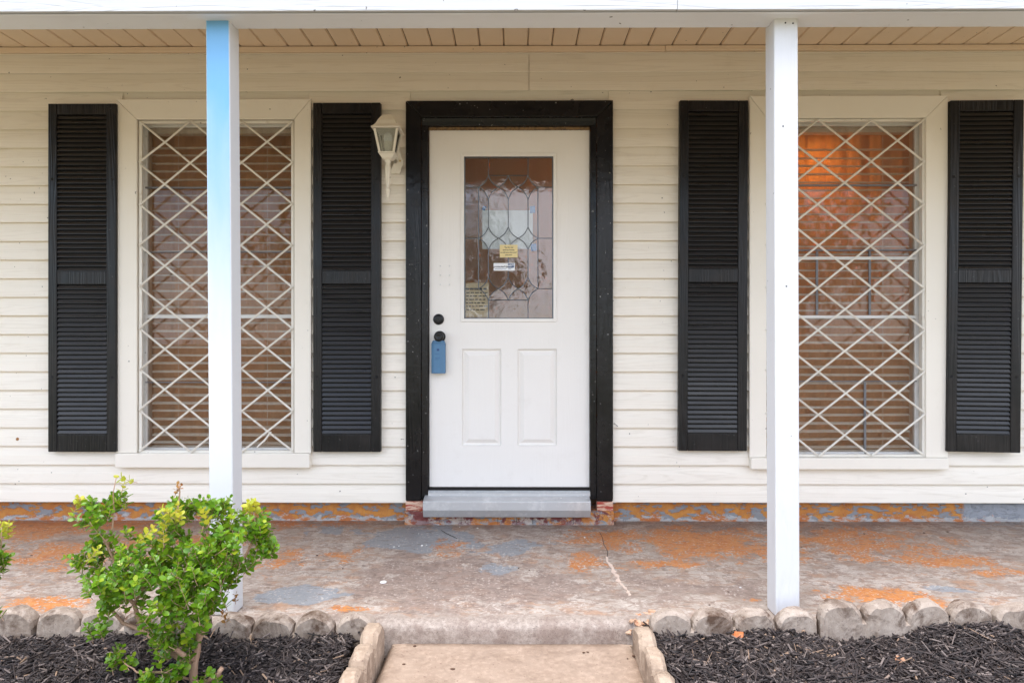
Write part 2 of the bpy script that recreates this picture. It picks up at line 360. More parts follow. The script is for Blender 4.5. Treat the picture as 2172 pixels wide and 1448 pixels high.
concrete('edger_tan', (0.31, 0.22, 0.155), (0.43, 0.33, 0.25), (0.18, 0.125, 0.09), (0.14, 0.085, 0.06), 0.7)
concrete('rubble_concrete', (0.42, 0.23, 0.13), (0.56, 0.40, 0.29), (0.42, 0.15, 0.06), (0.2, 0.1, 0.06), 0.8)
t = NT('red_bare_wood'); v = t.coord((40, 40, 40))
M['red_bare_wood'] = t.done(t.bsdf(t.mix(t.ramp(t.noise(t.coord((6, 20, 30)), 2, 6, .7), 0.45, 0.55), (0.35, 0.05, 0.03), (0.62, 0.42, 0.30)), 0.7))

# planting
def leaf_mat(name, a, b, cc, gloss=0.35, transl=0.3):
    t = NT(name)
    geo = t.n('NewGeometry'); oi = t.n('ObjectInfo')
    r = t.math('FRACT', t.math('ADD', geo.outputs['Random Per Island'], t.math('MULTIPLY', oi.outputs['Random'], 7.31)))
    c = t.mix(t.ramp(r, 0.0, 0.65), a, b); c = t.mix(t.ramp(r, 0.82, 1.0), c, cc)
    p = t.bsdf(c, gloss, spec=0.5)
    tl = t.n('BsdfTranslucent'); t.set(tl.inputs[0], t.mix(0.5, c, cc))
    ms = t.n('MixShader'); ms.inputs[0].default_value = transl; t.set(ms.inputs[1], p); t.set(ms.inputs[2], tl.outputs[0])
    M[name] = t.done(ms.outputs[0])
leaf_mat('boxwood_leaf', (0.055, 0.165, 0.010), (0.18, 0.35, 0.02), (0.42, 0.50, 0.03), 0.28, 0.34)
leaf_mat('boxwood_new_leaf', (0.40, 0.48, 0.04), (0.58, 0.58, 0.05), (0.62, 0.50, 0.08), 0.4, 0.4)
leaf_mat('boxwood_dry_leaf', (0.36, 0.14, 0.04), (0.42, 0.22, 0.06), (0.3, 0.2, 0.08), 0.6, 0.2)
leaf_mat('tree_leaf', (0.04, 0.075, 0.02), (0.06, 0.11, 0.03), (0.10, 0.14, 0.04), 0.5, 0.25)
t = NT('bark'); v = t.coord((40, 40, 8))
M['bark'] = t.done(t.bsdf(t.mix(t.noise(v, 1.5, 5, 0.6), (0.28, 0.15, 0.09), (0.52, 0.34, 0.23)), 0.8, t.bump(t.noise(v, 2, 4), 0.5, 0.004)))
t = NT('mulch_strip'); geo = t.n('NewGeometry'); r = geo.outputs['Random Per Island']
c = t.mix(t.ramp(r, 0, 0.7), (0.010, 0.007, 0.007), (0.060, 0.044, 0.040)); c = t.mix(t.ramp(r, 0.80, 0.95), c, (0.21, 0.165, 0.145)); c = t.mix(t.ramp(r, 0.982, 0.99), c, (0.32, 0.21, 0.14))
M['mulch_strip'] = t.done(t.bsdf(c, 0.6, t.bump(t.noise(t.coord((1, 1, 1), False), 180, 3), 0.4, 0.003), spec=0.4))
t = NT('mulch_soil'); M['mulch_soil'] = t.done(t.bsdf((0.012, 0.009, 0.008), 0.9, t.bump(t.noise(t.coord(), 60, 5, .7), 0.9, 0.02)))
t = NT('lawn_grass'); v = t.coord((1,1,1), False)
M['lawn_grass'] = t.done(t.bsdf(t.mix(t.noise(v, 3, 8, 0.7), (0.15, 0.13, 0.06), (0.30, 0.25, 0.14)), 0.9))
def plain(name, c, rough=0.5, **k):
    t = NT(name); M[name] = t.done(t.bsdf(t.mix(t.ramp(t.noise(t.coord(), 20, 4), 0.3, 0.7, 0, 0.35), c, tuple(x * 0.75 for x in c)), rough, **k))
plain('paper_white', (0.80, 0.82, 0.84)); plain('paper_yellow', (0.76, 0.58, 0.36)); plain('plaque_gold', (0.78, 0.62, 0.28), 0.35)
plain('tape_blue', (0.04, 0.20, 0.55)); plain('ink', (0.02, 0.02, 0.02)); plain('ink_navy', (0.02, 0.06, 0.18)); plain('sticker_white', (0.85, 0.86, 0.87))
plain('lockbox_blue', (0.075, 0.19, 0.33), 0.42); plain('lockbox_mark', (0.05, 0.14, 0.27), 0.5); plain('brass', (0.6, 0.45, 0.18), 0.35)
plain('chip_white', (0.82, 0.81, 0.79)); plain('dry_leaf', (0.10, 0.05, 0.03)); plain('orange_leaf', (0.55, 0.17, 0.06)); plain('rust', (0.35, 0.16, 0.05), 0.8)
plain('shingle', (0.12, 0.11, 0.10), 0.9)

# ================================================================== SETTING
WL, WR = -4.6, 4.6                                        # the modelled stretch of house front
SLAB_F = -1.335                                           # front edge of the porch slab
tag(MB().box(-150, 150, -260, 160, -0.6, -0.16).build('lawn', M['lawn_grass']), kind='structure')
# porch slab: rounded front edge, fine grid so the edge can be uneven
def slab():
    prof = [(0.6, -0.16), (0.6, 0.0), (-1.27, 0.0)]
    for a in range(0, 91, 15):
        prof.append((SLAB_F + 0.045 - 0.045 * math.sin(R(a)), -0.032 + 0.032 * math.cos(R(a))))
    prof += [(SLAB_F, -0.055), (SLAB_F - 0.003, -0.16)]
    xs = np.linspace(WL, WR, 190); mb = MB(); n = len(prof)
    vs = []
    for x in xs:
        for (y, z) in prof:
            d = mnoise.noise(Vector((x * 5, y * 3, z * 9))) * 0.006 + mnoise.noise(Vector((x * 22, y * 9, z * 30))) * 0.003
            if y < -1.28: y += d; z += d * 0.5
            vs.append((x, y, z))
    fs = []
    for i in range(len(xs) - 1):
        for k in range(n - 1): fs.append((i*n+k, i*n+k+1, (i+1)*n+k+1, (i+1)*n+k))
    mb.add(vs, fs)
    return mb.build('porch_slab', M['peeling_porch_paint'], smooth=True)
SLAB = tag(slab(), kind='structure')
# crack with pale filler
crack = MB(); pts = [(1286, 1180), (1289, 1190), (1297, 1203), (1303, 1214), (1313, 1229), (1320, 1240), (1331, 1251), (1335, 1262)]
def _den(a):
    o = []
    for p, q in zip(a[:-1], a[1:]):
        for u in (0, .25, .5, .75): o.append((p[0] + (q[0] - p[0]) * u + random.gauss(0, 1.6), p[1] + (q[1] - p[1]) * u))
    return o + [a[-1]]
pts = _den(pts); ws = [max(.5, random.gauss(4.0, 1.8) * math.sin(math.pi * (i + 1) / (len(pts) + 1)) ** .5) for i in range(len(pts))]
L = []; Rr = []
for i, (px, py) in enumerate(pts):
    j = random.uniform(-.8, .8); L.append(G(px - ws[i] + j, py)); Rr.append(G(px + ws[i] + j, py + 1))
for i in range(len(pts) - 1):
    q = [L[i], L[i+1], Rr[i+1], Rr[i]]
    crack.frustum([(p.x, p.y, -0.004) for p in q], [(p.x, p.y, 0.0025) for p in q])
plain('crack_fill', (0.60, 0.47, 0.39), 0.9)
crack.build('crack_filler', M['crack_fill'], SLAB)
hair = MB(); hp = [G(*p) for p in [(1272, 1128), (1278, 1140), (1281, 1155), (1289, 1168), (1288, 1180)]]
hair.tube([(p.x, p.y, 0.0) for p in hp], 0.0016, 4); hair.build('hairline_crack', M['ink'], SLAB)
def lump(name, m, c, r, parent=None, flat=0.6, seed=0, label=None, cat=None, group=None):
    bm = bmesh.new(); bmesh.ops.create_icosphere(bm, subdivisions=2, radius=1)
    for v_ in bm.verts:
        k = 1 + 0.75 * mnoise.noise(v_.co * 1.9 + Vector((seed * 3.1, 0, 0))); v_.co = Vector((v_.co.x * k * r, v_.co.y * k * r, v_.co.z * k * r * flat))
    me = bpy.data.meshes.new(name); bm.to_mesh(me); bm.free(); me.materials.append(m)
    o = link(name, me, parent, c, (random.uniform(-.3, .3), random.uniform(-.3, .3), random.uniform(0, 6)))
    if label: tag(o, label, cat, group)
    return o
for i in range(42):                                         # broken corner of the slab
    p = G(random.uniform(1330, 1392), random.uniform(1292, 1318)); 
    lump('broken_concrete', M['rubble_concrete'], (p.x, p.y - 0.01, random.uniform(-0.04, 0.004)), random.choice((.006, .009, .013, .020)) * random.uniform(.8, 1.2), SLAB, 0.7, i)
# walk
a0, b0 = G(828, 1362, -0.078), G(1345, 1362, -0.078)
WXL, WXR = a0.x, b0.x
def walk():
    nx, ny = 40, 150; ys = np.linspace(SLAB_F - 0.004, -6.0, ny); vs = []; fs = []
    def z_(u, y, e): return -0.078 + mnoise.noise(Vector((u * 3, y * 3, 1))) * 0.004 - (0.02 * max(0, 1 - e / 0.03) ** 2)
    for y in ys:
        for i in range(nx + 1):
            u = i / nx; x = WXL + (WXR - WXL) * u + (mnoise.noise(Vector((y * 6, 0, 5))) * 0.006 if i in (0, nx) else 0)
            e = min(u, 1 - u) * (WXR - WXL); vs.append((x, y, z_(u, y, e)))
    for j in range(ny - 1):
        for i in range(nx): fs.append((j*(nx+1)+i, j*(nx+1)+i+1, (j+1)*(nx+1)+i+1, (j+1)*(nx+1)+i))
    mb = MB().add(vs, fs); o = mb.build('walk', M['walk_concrete'], smooth=True)
    s_ = o.modifiers.new('thick', 'SOLIDIFY'); s_.thickness = 0.15; s_.offset = -1 if o.data.polygons[0].normal.z > 0 else 1
    return o
tag(walk(), kind='structure')
dirt = MB().box(WXL + .01, WXR - .01, SLAB_F - 0.012, SLAB_F + 0.02, -0.2, -0.081).build('dirt_joint', M['edger_tan']); tag(dirt, kind='structure')

# mulch beds ---------------------------------------------------------
def bed_z(x, y):
    b = -0.045 + 0.035 * mnoise.noise(Vector((x * 2.3, y * 3.1, 3.7))) + 0.016 * mnoise.noise(Vector((x * 8, y * 8, 9)))
    if x > 0:
        b += 0.05 * math.exp(-((x - 1.62) / 0.22) ** 2 - ((y + 1.45) / 0.2) ** 2) + 0.02
        b += 0.012 if x < 1.05 else 0
    else: b += 0.005
    return b
BEDS = [(-2.9, -0.55), (0.50, 2.9)]
def bed(x0, x1, label):
    nx, ny = 90, 45; vs = []; fs = []
    xs = np.linspace(x0 + (-.08 if x0 > 0 else 0), x1 + (.10 if x0 < 0 else 0), nx); ys = np.linspace(-1.36, -2.45, ny)
    for y in ys:
        for x in xs: vs.append((x, y, bed_z(x, y) - 0.01 if -2.9 < x < -.55 or x > .49 else -.12))
    for j in range(ny - 1):
        for i in range(nx - 1): fs.append((j*nx+i, j*nx+i+1, (j+1)*nx+i+1, (j+1)*nx+i))
    return tag(MB().add(vs, fs).build('planting_soil', M['mulch_soil']), kind='structure')
def mulch(x0, x1, count):
    V = np.zeros((count * 8, 3)); base = np.array([(0,3,2,1),(4,5,6,7),(0,1,5,4),(1,2,6,5),(2,3,7,6),(3,0,4,7)])
    for i in range(count):
        x = random.uniform(x0, x1); y = random.uniform(-2.40, -1.37) if random.random() < .25 else random.uniform(-1.85, -1.37)
        l = random.choice([0.03, 0.045, 0.06, 0.09]) * random.uniform(0.6, 1.2); wd = random.uniform(0.0009, 0.0036); th = random.uniform(0.0012, 0.003)
        if random.random() < 0.07: wd *= random.uniform(2, 3.6); l *= random.uniform(.5, .9)
        e = Euler((random.gauss(0, 0.5), random.gauss(0, 0.33), random.uniform(0, 6.283))).to_matrix()
        k0, k1 = random.uniform(0.15, 1), random.uniform(0.15, 1); bend = random.uniform(-0.2, 0.2) * l
        pts = [(-l/2, -wd*k0, -th), (l/2, -wd*k1 + bend, -th), (l/2, wd*k1 + bend, -th), (-l/2, wd*k0, -th), (-l/2, -wd*k0, th), (l/2, -wd*k1 + bend, th), (l/2, wd*k1 + bend, th), (-l/2, wd*k0, th)]
        c = Vector((x, y, bed_z(x, y) + random.uniform(-0.006, 0.016)))
        for k, p in enumerate(pts):
            q = e @ Vector(p) + c; V[i*8+k] = q
    F = (base[None] + (np.arange(count) * 8)[:, None, None]).reshape(-1, 4)
    me = bpy.data.meshes.new('mulch'); me.vertices.add(len(V)); me.vertices.foreach_set('co', V.ravel())
    me.loops.add(F.size); me.loops.foreach_set('vertex_index', F.ravel()); me.polygons.add(len(F)); me.polygons.foreach_set('loop_start', np.arange(0, F.size, 4))
    me.update(calc_edges=True); me.materials.append(M['mulch_strip']); return me
for (x0, x1), lab in zip(BEDS, ('dark shredded bark mulch around the boxwood shrub', 'dark shredded bark mulch in the bare bed right of the walk')):
    bed(x0, x1, lab)
    tag(link('mulch', mulch(max(x0, -2.5), min(x1, 2.5), 26000)), lab, 'mulch', kind='stuff')

# ================================================================== HOUSE
HOUSE = empty('house', (0, 0, 0), 'cream clapboard house front with white front door, two lattice windows and porch', 'house')
OPEN = {'door': (PX(862, -.02), PX(1299, -.02), -0.2, PZ(217, -.02)),
        'wl': (PX(250, -.02), PX(662, -.02), PZ(990, -.02), PZ(212, -.02)),
        'wr': (PX(1587, -.02), PX(2006, -.02), PZ(992, -.02), PZ(208, -.02))}
SID_Z0 = PZ(1065, -.018); PITCH = 39.4 / 372.3; SOF = 2.695
def cut(x0, x1, z0, z1, pad=0.02):
    """horizontal run minus the openings it crosses"""
    runs = [(x0, x1)]
    for (a, b, c, d) in OPEN.values():
        a += pad; b -= pad
        if z1 < c + pad or z0 > d - pad: continue
        nr = []
        for (p, q) in runs:
            if b <= p or a >= q: nr.append((p, q)); continue
            if a > p: nr.append((p, a))
            if b < q: nr.append((b, q))
        runs = nr
    return runs
# backing wall (sheathing) with openings
wb = MB(); zs = sorted({0.0, SID_Z0 + .012, SOF + 0.1, *[min(max(v_, 0), SOF) for o4 in OPEN.values() for v_ in (o4[2] + .02, o4[3] - .02)]})
for z0, z1 in zip(zs[:-1], zs[1:]):
    for (p, q) in cut(WL, WR, z0 + 0.003, z1 - 0.003, 0.02): wb.box(p, q, 0.0 if z0 > .01 else .03, 0.12, z0, z1)
WALL = wb.build('wall', M['siding_paint'], HOUSE)
def plank(x0, x1, z0, h, dz=0):
    prof = [(-0.0235, z0), (-0.0245, z0 + 0.003), (-0.0185, z0 + h * .5), (-0.0035, z0 + h + 0.006), (-0.001, z0 + h + 0.006), (-0.001, z0 + 0.008), (-0.010, z0 + .004)]
    cx = (x0 + x1) / 2
    mb = MB().prism([(p[0], p[1] - z0) for p in prof], x0 - cx, x1 - cx, 'x')
    o = mb.build('siding_plank', M['siding_paint'], WALL, loc=(cx, 0, z0 + dz), rot=(0, random.gauss(0, 0.0004), 0))
    return o
z = SID_Z0; k = 0
seam = PX(1122, -.02)
while z < SOF - 0.02:
    h = min(PITCH, SOF - 0.022 - z)
    for (p, q) in cut(WL, WR, z + 0.012, z + h - 0.012):
        g = []
        if k in (22, 23) and p < seam < q: g = [(p, seam - 0.002), (seam + 0.002, q)]
        elif q - p > 3.2:
            j = random.uniform(-2.5, -1.7) if k % 2 else 3.4
            g = [(p, q)]
        else: g = [(p, q)]
        for (a, b) in g: plank(a, b, z, h, random.gauss(0, 0.0006))
    z += PITCH; k += 1
# trim under the soffit
box('soffit_channel', M['soffit_vinyl'], WALL, WL, PX(1408), -0.034, -0.002, PZ(109, -.034), SOF - 0.004, 0.002)
box('soffit_channel', M['soffit_vinyl'], WALL, PX(1408) + .002, WR, -0.036, -0.002, PZ(107.5, -.036), SOF - 0.004, 0.002)
# foundation strip
FND = MB().box(WL, OPEN['door'][0] - 0.002, 0.010, 0.12, -0.02, SID_Z0 + 0.01).box(OPEN['door'][1] + 0.002, WR, 0.010, 0.12, -0.02, SID_Z0 + 0.01).build('foundation', M['foundation_paint'], HOUSE)
# small marks on the siding: old bolt and a torn wire hole
bp = P(37, 931, -.02); MB().lathe([(0.001, 0.006), (0.007, 0.006), (0.009, 0.003), (0.011, 0.0)], axis='y', n=10).build('old_bolt', M['rust'], WALL, loc=(bp.x, -0.0175, bp.z))
for (px, py) in [(1301, 899), (1306, 903)]:
    q = P(px, py, -.03); MB().tube([(0, 0, 0), (0.006, -0.012, 0.004), (0.012, -0.008, -0.003)], 0.0018, 5).build('wire_stub', M['hardware_black'], WALL, loc=(q.x, -0.016, q.z))

# ---------------------------------------------------------------- porch roof
BZ = 2.22; BF, BB = -1.335, -1.222
PR = MB().box(WL - .3, WR + .3, -1.38, 6.0, 3.05, 3.2).build('porch_roof', M['shingle'], HOUSE)
box('beam', M['beam_paint'], PR, WL, WR, BF, BB, BZ, 3.045, 0.004)
fz = PZ(22, -1.365)
for (a, b) in ((WL, PX(1437, -1.365) - .0006), (PX(1437, -1.365) + .0006, WR)):
    box('fascia_board', M['fascia_paint'], PR, a, b, -1.365, -1.341, fz, 3.04, 0.002)
box('drip_trim', M['beam_paint'], PR, WL, WR, -1.352, -1.338, BZ - 0.006, fz - 0.003, 0.003)
MB().box(WL, WR, -1.22, -0.003, SOF + 0.012, SOF + 0.03).build('soffit_backing', M['shutter_back'], PR)
SP = 50.6 / 372.3
n0 = int((WL - PX(111.7)) / SP)
pm = MB().prism([(-SP/2 + 0.0012, 0.011), (-SP/2 + 0.0075, 0.0), (SP/2 - 0.0075, 0.0), (SP/2 - 0.0012, 0.011)], -1.221, -0.004, 'y').mesh('soffit_plank', M['soffit_vinyl'])
x = PX(111.7) + n0 * SP + SP / 2
while x < WR - SP / 2:
    link('soffit_plank', pm, PR, (x, 0, SOF + random.gauss(0, 0.0008)), (random.gauss(0, 0.0008), 0, 0)); x += SP

# ---------------------------------------------------------------- posts
def post(pxl, pxr, mat_, label, lean=0.0):
    yf = -1.29; x0, x1 = PX(pxl, yf), PX(pxr, yf); cx = (x0 + x1) / 2; d = 0.089
    vs = [(-.0445, 0, 0), (.0445, 0, 0), (.0445, d, 0), (-.0445, d, 0)]
    a = [(v_[0], v_[1], 0.001) for v_ in vs]; b = [(v_[0] + lean, v_[1], BZ + 0.01) for v_ in vs]
    o = MB().frustum(a, b).build('porch_post', mat_, HOUSE, 0.006, 3, loc=(cx, yf, 0)); o['label'] = label; return o
post(445, 495, M['sky_tint_post_paint'], 'white porch post with blue sky tint coloured into its upper half', -0.016)
PR2 = post(1646, 1697, M['post_paint'], 'white porch post in front of the lamp-lit window', -0.007)

for (px, py) in ((1666, 49), (1682, 50), (1668, 607), (1661, 268)):
    q = P(px, py, -1.29); MB().lathe([(.0032, 0), (.003, .0008), (.0005, .0012)], axis='y', n=8).build('nail_head', M['hardware_black'], PR2, loc=(q.x - PR2.location.x, 0.0, q.z))
# ---------------------------------------------------------------- door frame
DF = empty  # (keeps the name short below)
yc = -0.046
fr_ = MB(); dxl, dxr, dzt = PX(908, -.03), PX(1252, -.03), PZ(266, -.03)
xo0, xo1, zo = OPEN['door'][0], OPEN['door'][1], OPEN['door'][3]
zb = PZ(1062, yc)
jamb = MB().box(dxl - 0.02, dxl, -0.02, 0.12, 0.15, dzt).box(dxr, dxr + 0.02, -0.02, 0.12, 0.15, dzt).box(dxl - 0.02, dxr + 0.02, -0.02, 0.12, dzt, dzt + 0.02)
FRAME = jamb.build('door_frame', M['casing_black'], HOUSE, 0.002)
mi, mo, mt = PX(893, yc), PX(1266, yc), PZ(248, yc)
MB().prism([(xo0, zb), (mi, zb), (mi, mt), (xo0, zo)], yc, -0.003, 'y').build('casing', M['casing_black'], FRAME, 0.004)
MB().prism([(mo, zb), (xo1, zb), (xo1, zo - .003), (mo, mt)], yc - .002, -0.003, 'y').build('casing', M['casing_black'], FRAME, 0.004)
MB().prism([(xo0 + .002, zo), (mi + .001, mt), (mo - .001, mt), (xo1 + .002, zo + .001)], yc - .001, -0.003, 'y').build('casing', M['casing_black'], FRAME, 0.004)
for (a, b) in ((mi + .001, dxl), (dxr, mo - .001)):
    MB().prism([(a, -0.036), (a, -0.0205), (b, -0.0205), (b, -0.026), ((a+b)/2, -0.030)] if a < 0 else [(a, -0.026), (a, -0.0205), (b, -0.0205), (b, -0.036), ((a+b)/2, -0.030)], zb + .005, dzt, 'z').build('brick_mould', M['casing_black'], FRAME, 0.003)
MB().prism([(-0.036, mt - .001), (-0.0205, mt - .001), (-0.0205, dzt), (-0.026, dzt), (-.030, (mt + dzt) / 2)], mi + .001, mo - .001, 'x').build('brick_mould', M['casing_black'], FRAME, 0.003)
for (a, b) in ((xo0, mi), (mo, xo1)):                        # bare red blocks under the casing legs
    for zt, zl, yy in ((zb - .003, PZ(1083, -.05), -0.05),):
        box('casing_foot', M['red_bare_wood'], FRAME, a, b + (.012 if a < 0 else 0) - (0 if a < 0 else .0), yy, -0.002, zl, zt, 0.004)
box('weather_strip', M['gasket_brown'], FRAME, dxl + .001, dxr - .001, 0.0, 0.02, PZ(277, 0), dzt - .001)
MB().box(xo0 - .003, xo1 + .003, -0.072, 0.12, -0.01, PZ(1083, -.06) - .001).build('sill_masonry', M['sill_masonry_paint'], FRAME, 0.008)
# cracks between the sill bricks
for px in (978, 1056, 1096, 1130, 1216):
    a = P(px, 1086, -.0725); box('brick_joint', M['ink'], FRAME, a.x - .0012, a.x + .0012, -.0733, -.07, 0.006, PZ(1088, -.0725))
# aluminium threshold
tx0, tx1 = PX(897, -.11), PX(1253, -.11); tz = PZ(1063, -.115)
th = MB().prism([(-.115, PZ(1082, -.115)), (-.115, tz), (-.05, PZ(1052, -.05)), (0.05, PZ(1046, 0)), (.05, 0.05), (-.10, 0.05)], tx0, tx1, 'x')
TH = th.build('threshold', M['aluminium'], FRAME, 0.003)
for i, yy in enumerate((-.044, -.03, -.016)):
    box('threshold_ridge', M['aluminium'], FRAME, PX(908, yy), PX(1252, yy), yy, yy + .006, PZ(1052, yy), PZ(1045 - i * 2.5, yy), 0.001)
for (px, py, r_) in ((1248, 1047, .010), (1238, 1050, .006), (1244, 1056, .007), (1226, 1052, .004), (1190, 1056, .005), (935, 1050, .004), (1158, 1058, .006), (915, 1060, .005)):
    yy = -.03 - (py - 1046) * .0042; q = P(px, py, yy); MB().lathe([(r_, 0), (r_ * .9, .001), (.0005, .0016)], n=7).build('paint_splash', M['chip_white'], FRAME, loc=(q.x, yy, q.z), rot=(-.25, 0, px))
box('sill_gasket', M['hardware_black'], FRAME, dxl + .002, dxr - .002, -.008, .03, PZ(1040, 0), PZ(1033, 0))

# ---------------------------------------------------------------- door
Dx0, Dx1, Dz0, Dz1 = PX(911), PX(1250), PZ(1032), PZ(276)
gx0, gx1, gz0, gz1 = PX(984), PX(1174), PZ(676), PZ(332)
pan = [(PX(980), PX(1063), PZ(945), PZ(740)), (PX(1098), PX(1181), PZ(945), PZ(740))]
dm = MB(); Y0, Y1 = 0.0, 0.045
zsplit = sorted([Dz0, pan[0][2], pan[0][3], gz0, gz1, Dz1])
for a, b in zip(zsplit[:-1], zsplit[1:]):
    if abs(a - pan[0][2]) < 1e-6: xs_ = [(Dx0, pan[0][0]), (pan[0][1], pan[1][0]), (pan[1][1], Dx1)]
    elif abs(a - gz0) < 1e-6: xs_ = [(Dx0, gx0), (gx1, Dx1)]
    else: xs_ = [(Dx0, Dx1)]
    for p, q in xs_: dm.box(p, q, Y0, Y1, a, b)
DOOR = dm.build('door', M['door_paint'], HOUSE)
for (a, b, c, d) in pan:                                   # stepped, raised panels
    rect = lambda i, y: [(a + i, y, c + i), (b - i, y, c + i), (b - i, y, d - i), (a + i, y, d - i)]
    mb = MB(); loops = [rect(0.0005, 0.002), rect(0.006, 0.012), rect(0.014, 0.013), rect(0.036, 0.002), rect(0.040, 0.0015)]
    vs = [v_ for l in loops for v_ in l]; fs = []
    for i in range(len(loops) - 1):
        for k in range(4): fs.append((i*4+k, i*4+(k+1)%4, (i+1)*4+(k+1)%4, (i+1)*4+k))
    fs.append(tuple(range(16, 20))); mb.add(vs, fs); mb.add([(a, .03, c), (b, .03, c), (b, .03, d), (a, .03, d)], [(0, 1, 2, 3)])
    mb.build('raised_panel', M['door_paint'], DOOR)
# glazing frame
def ringframe(name, m, parent, x0, x1, z0, z1, wd, y0, y1, bevel=0.002):
    mb = MB(); o = [(x0, z0), (x1, z0), (x1, z1), (x0, z1)]; i = [(x0 + wd, z0 + wd), (x1 - wd, z0 + wd), (x1 - wd, z1 - wd), (x0 + wd, z1 - wd)]
    for k in range(4):
        mb.prism([o[k], o[(k+1) % 4], i[(k+1) % 4], i[k]], y0, y1)
    return mb.build(name, m, parent, bevel)
ringframe('glazing_frame', M['door_paint'], DOOR, gx0 - 0.018, gx1 + 0.018, gz0 - 0.018, gz1 + 0.018, 0.019, -0.007, -0.0003, 0.003)
ringframe('glazing_seal', M['lead_came'], DOOR, gx0 - .0002, gx1 + .0002, gz0 - .0002, gz1 + .0002, 0.006, -0.002, 0.02, 0.001)
# leaded glass, measured on a 915 x 1448 enlargement of the photo region (960,310)-(1200,690)
GY = 0.012
def Z(zx, zy): p = P(960 + zx / 3.8125, 310 + zy / 3.8105, GY); return (p.x, p.z)
cols = [290, 450, 610]; half = 80; rows = [(333, 95), (745, 90), (1152, 92)]
def arc(p, q, c, k=0.22, n=5):
    """edge p-q bulging towards c"""
    out = []
    for i in range(n + 1):
        u = i / n; x_ = p[0] + (q[0] - p[0]) * u; y_ = p[1] + (q[1] - p[1]) * u; b = 4 * u * (1 - u) * k
        out.append((x_ + (c[0] - x_) * b, y_ + (c[1] - y_) * b))
    return out
def dnode(r, c, d):
    x_, (y_, hh) = cols[c], rows[r]
    return {'t': (x_, y_ - hh), 'b': (x_, y_ + hh), 'l': (x_ - half, y_), 'r': (x_ + half, y_)}[d]
def dedge(r, c, d0, d1): return arc(dnode(r, c, d0), dnode(r, c, d1), (cols[c], rows[r][0]))
Lx, Rx, Ty, By = 100, 808, 90, 1390
panes = []
for r_ in range(3):
    for c_ in range(3):
        panes.append(dedge(r_, c_, 't', 'r')[:-1] + dedge(r_, c_, 'r', 'b')[:-1] + dedge(r_, c_, 'b', 'l')[:-1] + dedge(r_, c_, 'l', 't')[:-1])
for r_ in range(2):
    for c_ in range(2):
        panes.append(dedge(r_, c_, 'b', 'r')[:-1] + dedge(r_, c_ + 1, 'l', 'b') + dedge(r_ + 1, c_ + 1, 't', 'l')[:-1] + dedge(r_ + 1, c_, 'r', 't'))
    panes.append(dedge(r_, 0, 'l', 'b') + dedge(r_ + 1, 0, 't', 'l'))
    panes.append(dedge(r_, 2, 'r', 'b') + dedge(r_ + 1, 2, 't', 'r'))
    l0, l1 = dnode(r_, 0, 'l'), dnode(r_ + 1, 0, 'l'); panes.append([(Lx, l0[1]), l0, l1, (Lx, l1[1])])
    l0, l1 = dnode(r_, 2, 'r'), dnode(r_ + 1, 2, 'r'); panes.append([l0, (Rx, l0[1]), (Rx, l1[1]), l1])
for c_ in range(2):
    panes.append(dedge(0, c_, 't', 'r')[:-1] + dedge(0, c_ + 1, 'l', 't')); panes.append(dedge(2, c_, 'b', 'r')[:-1] + dedge(2, c_ + 1, 'l', 'b'))
t0, t2 = dnode(0, 0, 't'), dnode(0, 2, 't'); b0_, b2_ = dnode(2, 0, 'b'), dnode(2, 2, 'b')
panes.append([(t0[0], Ty), (t2[0], Ty), t2, t0]); panes.append([b0_, b2_, (b2_[0], By), (b0_[0], By)])
panes.append([(Lx, Ty), (t0[0], Ty)] + dedge(0, 0, 't', 'l') + [(Lx, rows[0][0])])
panes.append([(Rx, Ty), (t2[0], Ty)] + dedge(0, 2, 't', 'r') + [(Rx, rows[0][0])])
panes.append([(Lx, By), (b0_[0], By)] + dedge(2, 0, 'b', 'l') + [(Lx, rows[2][0])])
panes.append([(Rx, By), (b2_[0], By)] + dedge(2, 2, 'b', 'r') + [(Rx, rows[2][0])])
for pg in panes:
    w_ = [Z(*p) for p in pg]; cx = sum(p[0] for p in w_) / len(w_); cz = sum(p[1] for p in w_) / len(w_)
    o = MB().prism([((p[0] - cx) * .995, (p[1] - cz) * .995) for p in w_], -0.0015, 0.0015).build('pane', M['leaded_glass'], DOOR, loc=(cx, GY, cz), rot=(random.gauss(0, .006), 0, random.gauss(0, .006)))
came = MB(); done = set()
for pg in panes:
    for i in range(len(pg)):
        p, q = pg[i], pg[(i + 1) % len(pg)]; key = tuple(sorted([(round(p[0]), round(p[1])), (round(q[0]), round(q[1]))]))
        if key in done or math.dist(p, q) < 1: continue
        done.add(key); a, b = Z(*p), Z(*q); came.tube([(a[0], GY, a[1]), (b[0], GY, b[1])], 0.0029, 6)
came.build('leading', M['lead_came'], DOOR)
# hardware
k = P(930, 677, -.01); MB().lathe([(0.031, -.0), (0.031, 0.006), (0.027, 0.012), (0.018, 0.016), (0.0165, 0.020), (0.009, 0.0205), (0.0085, 0.018), (0.001, 0.018)], axis='y', n=32).build('deadbolt', M['hardware_black'], DOOR, loc=(k.x, 0.0, k.z))
kn = P(933, 714, 0.0)
KN = MB().lathe([(0.033, 0), (0.033, 0.006), (0.024, 0.012), (0.013, 0.02), (0.012, 0.034), (0.022, 0.040), (0.0275, 0.050), (0.027, 0.060), (0.021, 0.068), (0.012, 0.069), (0.010, 0.066), (0.001, 0.066)], axis='y', n=32).build('knob', M['hardware_black'], DOOR, smooth=True, loc=(kn.x, 0.0, kn.z))
px0, px1, pz0, pz1 = PX(931), PX(957), PZ(607), PZ(560)
box('patch_plate', M['door_paint'], DOOR, px0, px1, -0.002, -0.0002, pz0, pz1, 0.0006)
